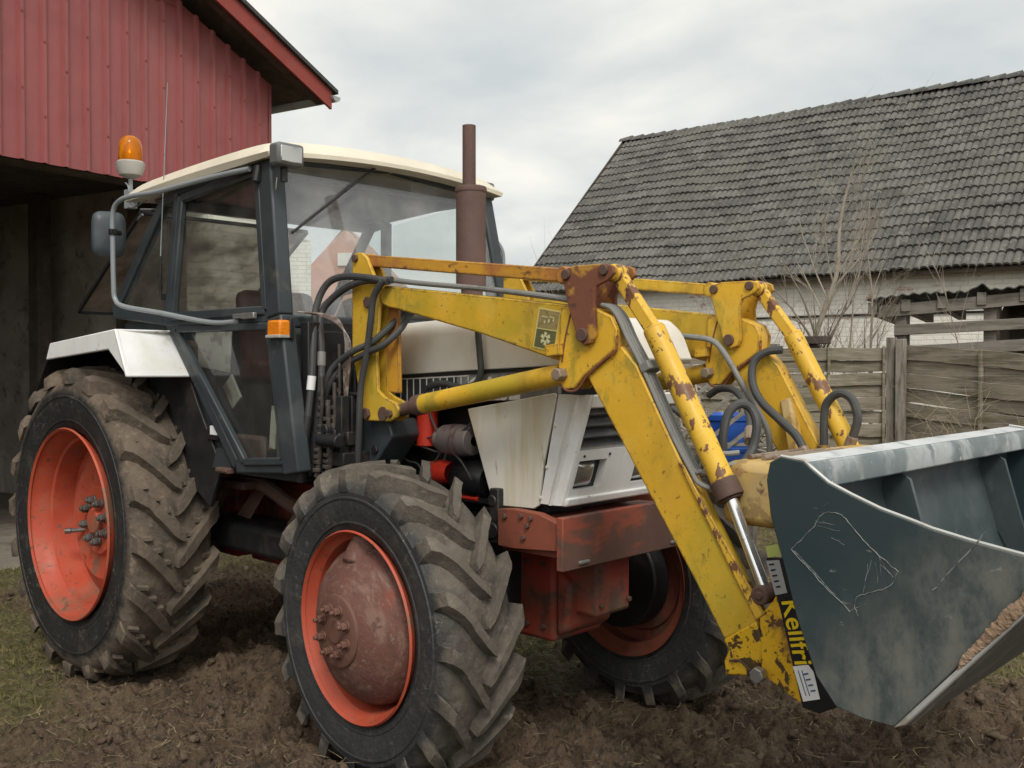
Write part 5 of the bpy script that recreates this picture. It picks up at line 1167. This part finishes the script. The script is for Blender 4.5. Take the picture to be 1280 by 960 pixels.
panel(P2, P3, fz(431, 11.1), 1.70, 11, .160)
pl = P0+(P0-P1); panel(P0+(P0-P1)*.02, pl, fz(437, 11.5), fz(440, 11.8), 12, .145)
for (px, D, top) in ((1114, 11.15, 422), (1126, 11.0, 424), (968, 11.5, 430), (1350, 9.5, 430)):
    p = PD(px, 500, D); fb(MB().span((p.x-.045, p.y-.045, -.2), (p.x+.045, p.y+.045, fz(top, D))), 'post', 'fence_post', .006)
p = PD(1018, 430, 11.6); cap = fb(MB().span((p.x-.05, p.y-.05, 0), (p.x+.05, p.y+.05, p.z)).span((p.x-.16, p.y-.10, p.z), (p.x+.16, p.y+.10, p.z+.09)), 'capped_post', 'dark_wood', .006)

# ================================================================== LEAN-TO SHED behind the fence
shed = tag(empty('lean_to_shed', PD(1240, 600, 12.2)*1), 'open timber lean-to with sagging corrugated roof behind the fence', 'shed')
shed.location.z = 0; scorr = Matrix.Translation(-shed.location)
def sb(mb, name, m, bevel=0):
    o = mb.build(name, m, shed, bevel); o.data.transform(scorr); return o
SD = lambda px, py: PD(px, py, 12.6-(px-1086)*.0045)
e0, e1 = SD(1086, 375), SD(1400, 345); ed = (e1-e0); back_ = Vector((-ed.y, ed.x, 0)).normalized()*-1
if back_.y < 0: back_ = -back_
mb = MB(); vs = []; n = 260
for i in range(n+1):
    u = i/n; p = e0+ed*u
    wv = (.011*sin(u*ed.length/.13*2*pi)+.02*sin(u*9))+(.075*math.exp(-((u-.48)/.03)**2))
    for o_, dz in ((-.12, -.0), (.9, -.03), (1.9, -.06)): 
        q = p+back_*o_; vs += [(q.x, q.y, q.z+dz+wv), (q.x, q.y, q.z+dz+wv-.012)]
fs = []
for i in range(n):
    for j in range(2):
        a_, b_ = i*6+2*j, (i+1)*6+2*j; fs += [(a_, b_, b_+2, a_+2), (a_+1, a_+3, b_+3, b_+1)]
    fs.append((i*6, i*6+1, i*6+7, i*6+6))
sb(mb.add(vs, fs), 'corrugated_roof', mat('grey_corrugated_cement', (.085, .082, .075), .9, layers=[(5, 6, .5, .68, (.045, .043, .036), .8), (20, 6, .6, .7, (.17, .17, .155), .6)], bump=(30, .5)))
for px in (1092, 1138, 1186, 1237, 1290, 1345):
    t = (px-1086)/(1400-1086); p = e0+ed*t; p.z -= .115
    sb(MB().bar(p-back_*.06, p+back_*1.8+Vector((0, 0, -.07)), .10, .15, (0, 0, 1)), 'rafter', 'shed_wood', .004)
def sbeam(a, b, h_, off, d_=.06):
    pa, pb = SD(*a)+back_*off, SD(*b)+back_*off; return MB().bar(pa, pb, h_, d_, (0, 0, 1)) if False else MB().bar(pa, pb, d_, h_, back_)
def sbar(a, b, h_, off, name='beam', d_=.06):
    pa, pb = SD(*a)+back_*off, SD(*b)+back_*off; nb = back_*d_; up_ = Vector((0, 0, h_/2))
    return sb(MB().add([pa-up_, pb-up_, pb+up_, pa+up_, pa-up_+nb, pb-up_+nb, pb+up_+nb, pa+up_+nb], [(0, 1, 2, 3), (7, 6, 5, 4), (0, 4, 5, 1), (1, 5, 6, 2), (2, 6, 7, 3), (3, 7, 4, 0)]), name, 'shed_wood', .005)
sbar((1099, 390), (1400, 362), .15, -.04); sbar((1118, 413), (1400, 398), .13, -.03); sbar((1130, 440), (1400, 424), .14, .0)
for px in (1126, 1238, 1350):
    p = SD(px, 456)+back_*.08; sb(MB().span((p.x-.07, p.y-.07, -.2), (p.x+.07, p.y+.07, SD(px, 385).z)), 'post', 'shed_wood', .006)
pa, pb = SD(1246, 456)+back_*1.6, SD(1400, 456)+back_*1.6
sb(MB().add([(pa.x, pa.y, 0), (pb.x, pb.y, 0), (pb.x, pb.y, 2.6), (pa.x, pa.y, 2.6)], [(0, 1, 2, 3)]).add([(pa.x, pa.y, 0), (pa.x-back_.x*1.4, pa.y-back_.y*1.4, 0), (pa.x-back_.x*1.4, pa.y-back_.y*1.4, 2.2), (pa.x, pa.y, 2.6)], [(0, 1, 2, 3)]), 'back_boarding', 'dark_wood')

# ================================================================== BARE SAPLINGS, TWIGS, WEEDS
M['bark'] = mat('grey_brown_bark', (.27, .235, .185), .9, layers=[(14, 6, .5, .7, (.15, .125, .095), .8), (5, 5, .55, .7, (.33, .31, .25), .7)], bump=(40, .5))
M['twig'] = mat('pale_dry_twig', (.25, .20, .135), .9)
def grow(mb, p, d, L_, r, depth, spread, up_=.10, kids=(2, 4)):
    n = 5; pts = [p.copy()]; rs = [r]; q = p.copy(); dd = d.copy()
    for i in range(n):
        dd = (dd+Vector((random.gauss(0, .09), random.gauss(0, .09), random.gauss(0, .05)+up_*.35))).normalized(); q = q+dd*(L_/n); pts.append(q.copy()); rs.append(r*(1-.62*(i+1)/n))
    mb.tube(pts, rs, 6 if r > .012 else 4, False)
    if depth <= 0: return
    for k in range(random.randint(*kids)):
        t = random.uniform(.3, 1.); i = min(n-1, int(t*n)); b = pts[i].lerp(pts[i+1], t*n-i if i < n else 1)
        ax = Vector((random.gauss(0, 1), random.gauss(0, 1), random.gauss(0, .4))).normalized(); nd = (dd+ax*spread).normalized()
        grow(mb, b, nd, L_*random.uniform(.48, .75), max(.0016, rs[i]*random.uniform(.45, .7)), depth-1, spread, up_, kids)
def sapling(px, D, top_px, top_py, r, depth, label, seed, spread=.55, kids=(3, 5)):
    random.seed(seed); b = PZ(px, 600, 0); b = PD(px, 456, D); b.z = 0; t = PD(top_px, top_py, D); root = empty('sapling', b)
    tag(root, label, 'tree', 'bare saplings by the fence'); mb = MB(); d = (t-b); L_ = d.length
    tr = MB(); pts = [Vector((0, 0, -.1))]+[d*(k/6)+Vector((random.gauss(0, .05), random.gauss(0, .05), 0))*(k > 0) for k in range(1, 7)]
    rs = [r*(1-.82*k/6) for k in range(7)]; tr.tube(curve(pts, 3), list(np.interp(np.linspace(0, 6, len(curve(pts, 3))), range(7), rs)), 8, False)
    tr.build('trunk', 'bark', root)
    for k in range(16):
        u = random.uniform(.28, .98); i = int(u*6); p = pts[i].lerp(pts[min(6, i+1)], u*6-i); a_ = random.uniform(0, 2*pi)
        nd = (d.normalized()+Vector((cos(a_), sin(a_), .1))*random.uniform(.5, .95)).normalized()
        grow(mb, p, nd, L_*random.uniform(.16, .34)*(1.25-u*.6), max(.003, r*.42*(1.1-u)), depth, spread, .12, kids)
    mb.build('crown', 'bark', root); return root
sapling(984, 12.0, 1062, 205, .060, 2, 'taller bare sapling with thick grey stem beside the yellow loader', 3)
sapling(1078, 12.4, 1092, 250, .030, 2, 'thin upright bare sapling left of the lean-to roof', 8)
sapling(1010, 11.9, 1085, 330, .026, 2, 'slender bare sapling leaning right over the fence', 12)
sapling(1270, 10.6, 1150, 300, .012, 0, 'single long bare shoot leaning left across the lean-to', 15, .5, (0, 1))
def shrub(px, D, top, width, label, seed, stems=26):
    random.seed(seed); b = PD(px, 456, D); b.z = 0; root = empty('bare_shrub', b); tag(root, label, 'shrub', 'bare shrubs before the farmhouse'); mb = MB(); hh = PD(px, top, D).z
    for k in range(stems):
        d = Vector((random.gauss(0, width), random.gauss(0, width), 1)).normalized(); grow(mb, Vector((random.gauss(0, .12), random.gauss(0, .12), -.05)), d, hh*random.uniform(.34, .55), random.uniform(.006, .012), 2, .42, .1, (2, 4))
    mb.build('twigs', 'bark', root); return root
shrub(735, 13.4, 255, .30, 'tangled bare shrub under the left end of the tile roof', 21)
shrub(905, 12.9, 260, .24, 'bare shrub with fine twigs behind the yellow loader arms', 23)
shrub(850, 11.8, 400, .32, 'low twiggy shrub seen between the loader arms', 27, 18)
shrub(652, 30, 345, .14, 'distant bare shrub left of the tile roof', 25, 10)
random.seed(31); wd = MB()
for k in range(34):
    px = random.uniform(1150, 1300); D = random.uniform(9.0, 10.2); b = PD(px, 456, D); b.z = 0; h_ = random.uniform(.8, 1.5)
    p = [b+Vector((random.gauss(0, .05)*i, random.gauss(0, .05)*i, h_*i/5)) for i in range(6)]; wd.tube(p, [.004, .0035, .003, .0026, .002, .0015], 4, False)
    for j in range(2):
        q = p[random.randint(2, 4)]; wd.tube([q, q+Vector((random.gauss(0, .08), random.gauss(0, .08), .14)), q+Vector((random.gauss(0, .14), random.gauss(0, .12), .26))], [.0022, .0018, .001], 4, False)
w_ = wd.build('dry_weed_stems', 'twig'); tag(w_, None, None, None, 'stuff')
random.seed(33); br = MB()
for k in range(520):
    px, D = random.uniform(790, 985), random.uniform(10.6, 12.2); c = PD(px, 456, D); c.z = abs(random.gauss(0, .55))*(1.0); c.z = min(c.z, 1.35)
    d = Vector((random.gauss(0, 1), random.gauss(0, .5), random.gauss(0, .35))).normalized(); l_ = random.uniform(.25, .8)
    br.tube([c-d*l_/2, c+Vector((0, 0, random.gauss(0, .04))), c+d*l_/2], [random.uniform(.004, .016)]*2+[.003], 5, False)
b_ = br.build('brush_heap', 'bark'); tag(b_, None, None, None, 'stuff')
# blue barrel and leaning gate seen between the loader arms
bp_ = PD(912, 456, 10.2); ztop_ = fz(517, 10.2)
brl = empty('plastic_barrel', (bp_.x, bp_.y, 0)); tag(brl, 'blue plastic barrel standing behind a slatted wooden gate', 'barrel')
pr = [(0, .001), (0, .24), (.02, .265), (ztop_*.30, .272), (ztop_*.31, .285), (ztop_*.34, .285), (ztop_*.35, .272), (ztop_*.66, .272), (ztop_*.67, .285), (ztop_*.70, .285), (ztop_*.71, .272), (ztop_-.08, .27), (ztop_-.06, .285), (ztop_-.01, .285), (ztop_, .27), (ztop_-.03, .255), (ztop_-.04, .001)]
MB().lathe(pr, (0, 0, 0), 'z', 40).build('drum', mat('blue_barrel_plastic', (.012, .075, .36), .4, layers=[(4, 5, .5, .75, (.03, .10, .33), .6), (10, 6, .62, .75, (.12, .14, .18), .5)]), brl, 0, 30)
gate = empty('slatted_gate', (PD(890, 456, 9.7).x, PD(890, 456, 9.7).y, 0)); tag(gate, 'grey wooden gate with diagonal slats leaning before the blue barrel', 'gate'); gcorr = Matrix.Translation(-gate.location)
G_ = lambda px, py, D=9.7: PD(px, py, D)
for nm, segs in (('diagonal_slat', (((852, 545), (935, 478)), ((872, 560), (960, 492)), ((905, 562), (965, 515)), ((838, 520), (890, 478)))), ('rail', (((835, 555), (985, 556)), ((835, 600), (985, 602)))), ('upright', (((840, 470), (838, 650)), ((975, 480), (977, 650))))):
    for i, (a_, b_) in enumerate(segs):
        off = {'diagonal_slat': .0, 'rail': .035, 'upright': .075}[nm]
        pa, pb = G_(*a_, 9.7+off), G_(*b_, 9.7+off)
        if nm == 'upright': pb.z = -.05
        o = MB().bar(pa, pb, .03, .085, FW).build(nm, 'shed_wood', gate, .004); o.data.transform(gcorr)
# ---- outbuilding seen through the cab glass; red gable added for a windscreen reflection
wb = empty('white_outbuilding', PD(372, 456, 19)*1); wb.location.z = 0; tag(wb, 'small white walled outbuilding seen through the windscreen', 'outbuilding')
k = MB(); a_, b_ = PD(350, 456, 19), PD(389, 456, 19); rr_ = ray(392, 456); bk_ = Vector((rr_[0], rr_[1], 0)).normalized()*4; zt_ = PD(370, 300, 19).z
base = [a_, b_, b_+bk_, a_+bk_]
o = k.add([(p.x, p.y, -.2) for p in base]+[(p.x, p.y, zt_) for p in base], [(0, 1, 5, 4), (1, 2, 6, 5), (2, 3, 7, 6), (3, 0, 4, 7)]).build('wall', 'pale_brick', wb); o.data.transform(Matrix.Translation(-wb.location))
rf = MB(); e_ = .25
rp = [a_, b_, b_+bk_, a_+bk_]; mid0, mid1 = (a_+b_)/2, (a_+b_)/2+bk_
o = rf.add([(a_.x, a_.y, zt_-.05), (mid0.x, mid0.y, zt_+.12), (b_.x, b_.y, zt_-.05), (rp[3].x, rp[3].y, zt_-.05), (mid1.x, mid1.y, zt_+.12), (rp[2].x, rp[2].y, zt_-.05)], [(0, 1, 4, 3), (1, 2, 5, 4), (0, 2, 1), (3, 4, 5)]).build('roof', 'pale_brick', wb); o.data.transform(Matrix.Translation(-wb.location))
rh = empty('red_gable_reflection', PD(432, 456, 45)*1); rh.location.z = 0; tag(rh, 'red gable shape built in place of a reflection in the windscreen', 'house'); rcorr = Matrix.Translation(-rh.location)
a_, b_, r_ = PD(378, 342, 45), PD(486, 342, 45), PD(432, 284, 45); bk_ = Vector((FW[0], FW[1], 0)).normalized()*9
o = MB().add([(a_.x, a_.y, -.3), (b_.x, b_.y, -.3), (b_.x, b_.y, b_.z), (r_.x, r_.y, r_.z), (a_.x, a_.y, a_.z)]+[(p.x+bk_.x, p.y+bk_.y, z) for p, z in ((a_, -.3), (b_, -.3), (b_, b_.z), (r_, r_.z), (a_, a_.z))], [(0, 1, 2, 3, 4), (9, 8, 7, 6, 5), (1, 6, 7, 2), (4, 9, 5, 0)]).build('wall', mat('reflected_red_gable', (.46, .25, .18), .9, layers=[(3, 5, .45, .65, (.40, .22, .16), .8)]), rh); o.data.transform(rcorr)
o = MB().add([(a_.x, a_.y, a_.z-.1), (r_.x, r_.y, r_.z+.08), (b_.x, b_.y, b_.z-.1)]+[(p.x+bk_.x, p.y+bk_.y, p.z+d) for p, d in ((a_, -.1), (r_, .08), (b_, -.1))], [(0, 1, 4, 3), (1, 2, 5, 4)]).build('roof', mat('reflected_red_roof', (.36, .20, .15), .9), rh); o.data.transform(rcorr)
wq = [PD(422, 316, 44.9), PD(442, 316, 44.9), PD(442, 332, 44.9), PD(422, 332, 44.9)]
o = MB().poly(wq, .06, FW).build('window', mat('reflected_pale_window', (.6, .6, .58), .4), rh); o.data.transform(rcorr)
# a pale bent stalk lying on the mud
p = PZ(45, 920, .02); hz = float(height(np.array([p.x]), np.array([p.y]))[0])
tw_ = MB().tube(curve([Vector((p.x-.02, p.y-.02, hz+.05)), Vector((p.x-.015, p.y, hz+.02)), Vector((p.x+.05, p.y+.03, hz+.012))], 5), .0035, 6).build('broken_stalk', 'twig'); tag(tw_, 'pale bent stalk lying on the mud at the lower left', 'twig')

# ================================================================== SKY, SUN, CAMERA
W = bpy.data.worlds.new('World'); SC.world = W; W.use_nodes = True; nt = W.node_tree; nd, ln = nt.nodes, nt.links
bg = nd['Background']; sky = nd.new('ShaderNodeTexSky'); sky.sky_type = 'NISHITA'; sky.sun_disc = False
SUN_EL, SUN_AZ = radians(48), radians(-38)     # azimuth measured from +X towards +Y
sky.sun_elevation = SUN_EL; sky.sun_rotation = pi/2-SUN_AZ; sky.air_density = 1; sky.dust_density = 3
tc_ = nd.new('ShaderNodeTexCoord'); sx = nd.new('ShaderNodeSeparateXYZ'); ln.new(tc_.outputs['Generated'], sx.inputs[0])
def wm(op, a, b):
    n = nd.new('ShaderNodeMath'); n.operation = op
    for i, v in enumerate((a, b)):
        if isinstance(v, (int, float)): n.inputs[i].default_value = v
        else: ln.new(v, n.inputs[i])
    return n.outputs[0]
dz = wm('ADD', wm('MAXIMUM', sx.outputs[2], 0.0), .22); cxy = nd.new('ShaderNodeCombineXYZ')
ln.new(wm('DIVIDE', sx.outputs[0], dz), cxy.inputs[0]); ln.new(wm('DIVIDE', sx.outputs[1], dz), cxy.inputs[1])
nz = nd.new('ShaderNodeTexNoise'); nz.inputs['Scale'].default_value = 1.8; nz.inputs['Detail'].default_value = 7; nz.inputs['Roughness'].default_value = .5; nz.inputs['Distortion'].default_value = .25
mp2 = nd.new('ShaderNodeMapping'); mp2.inputs['Location'].default_value = (3.1, 1.7, 0); ln.new(cxy.outputs[0], mp2.inputs[0]); ln.new(mp2.outputs[0], nz.inputs['Vector'])
cr = nd.new('ShaderNodeValToRGB'); e = cr.color_ramp.elements; e[0].position = .34; e[0].color = (5.3, 5.6, 5.55, 1); e[1].position = .66; e[1].color = (8.3, 8.05, 7.35, 1)
m_ = cr.color_ramp.elements.new(.48); m_.color = (6.35, 6.5, 6.25, 1)
ln.new(nz.outputs['Fac'], cr.inputs[0])
# overcast deck brightens towards the veiled sun
dt = nd.new('ShaderNodeVectorMath'); dt.operation = 'DOT_PRODUCT'; ln.new(tc_.outputs['Generated'], dt.inputs[0]); dt.inputs[1].default_value = (cos(SUN_EL)*cos(SUN_AZ), cos(SUN_EL)*sin(SUN_AZ), sin(SUN_EL))
gl_ = wm('ADD', 1.0, wm('MULTIPLY', wm('POWER', wm('MAXIMUM', dt.outputs['Value'], 0.0), 2.0), 1.1))
vm = nd.new('ShaderNodeVectorMath'); vm.operation = 'SCALE'; ln.new(cr.outputs[0], vm.inputs[0]); ln.new(gl_, vm.inputs['Scale'])
mx = nd.new('ShaderNodeMix'); mx.data_type = 'RGBA'; mx.inputs[0].default_value = .90; ln.new(sky.outputs[0], mx.inputs[6]); ln.new(vm.outputs[0], mx.inputs[7])
ln.new(mx.outputs[2], bg.inputs[0]); bg.inputs[1].default_value = .105
sd = bpy.data.lights.new('sun', 'SUN'); sd.energy = 1.5; sd.angle = radians(16); sd.color = (1, .96, .90); so = bpy.data.objects.new('sun', sd); COL.objects.link(so)
so.rotation_euler = Vector((cos(SUN_EL)*cos(SUN_AZ), cos(SUN_EL)*sin(SUN_AZ), sin(SUN_EL))).to_track_quat('Z', 'Y').to_euler()
cd = bpy.data.cameras.new('camera'); cd.sensor_width = 36; cd.lens = FPX/1280*36; cd.clip_end = 2000; cd.clip_start = .05
co = bpy.data.objects.new('camera', cd); COL.objects.link(co)
R3 = Matrix((RT, UP, -FW)).transposed(); co.matrix_world = Matrix.Translation(Vector(CAM)) @ R3.to_4x4(); SC.camera = co
SC.render.resolution_x, SC.render.resolution_y = 1024, 768
vs_ = SC.view_settings; vs_.view_transform = 'Standard'; vs_.look = 'None'; vs_.exposure = .27; vs_.gamma = 1; vs_.use_curve_mapping = False
SC.render.engine = 'CYCLES'; SC.cycles.max_bounces = 6; SC.cycles.transparent_max_bounces = 12; SC.cycles.use_denoising = True
SC.cycles.diffuse_bounces = 3; SC.cycles.glossy_bounces = 3; SC.cycles.caustics_reflective = False; SC.cycles.caustics_refractive = False
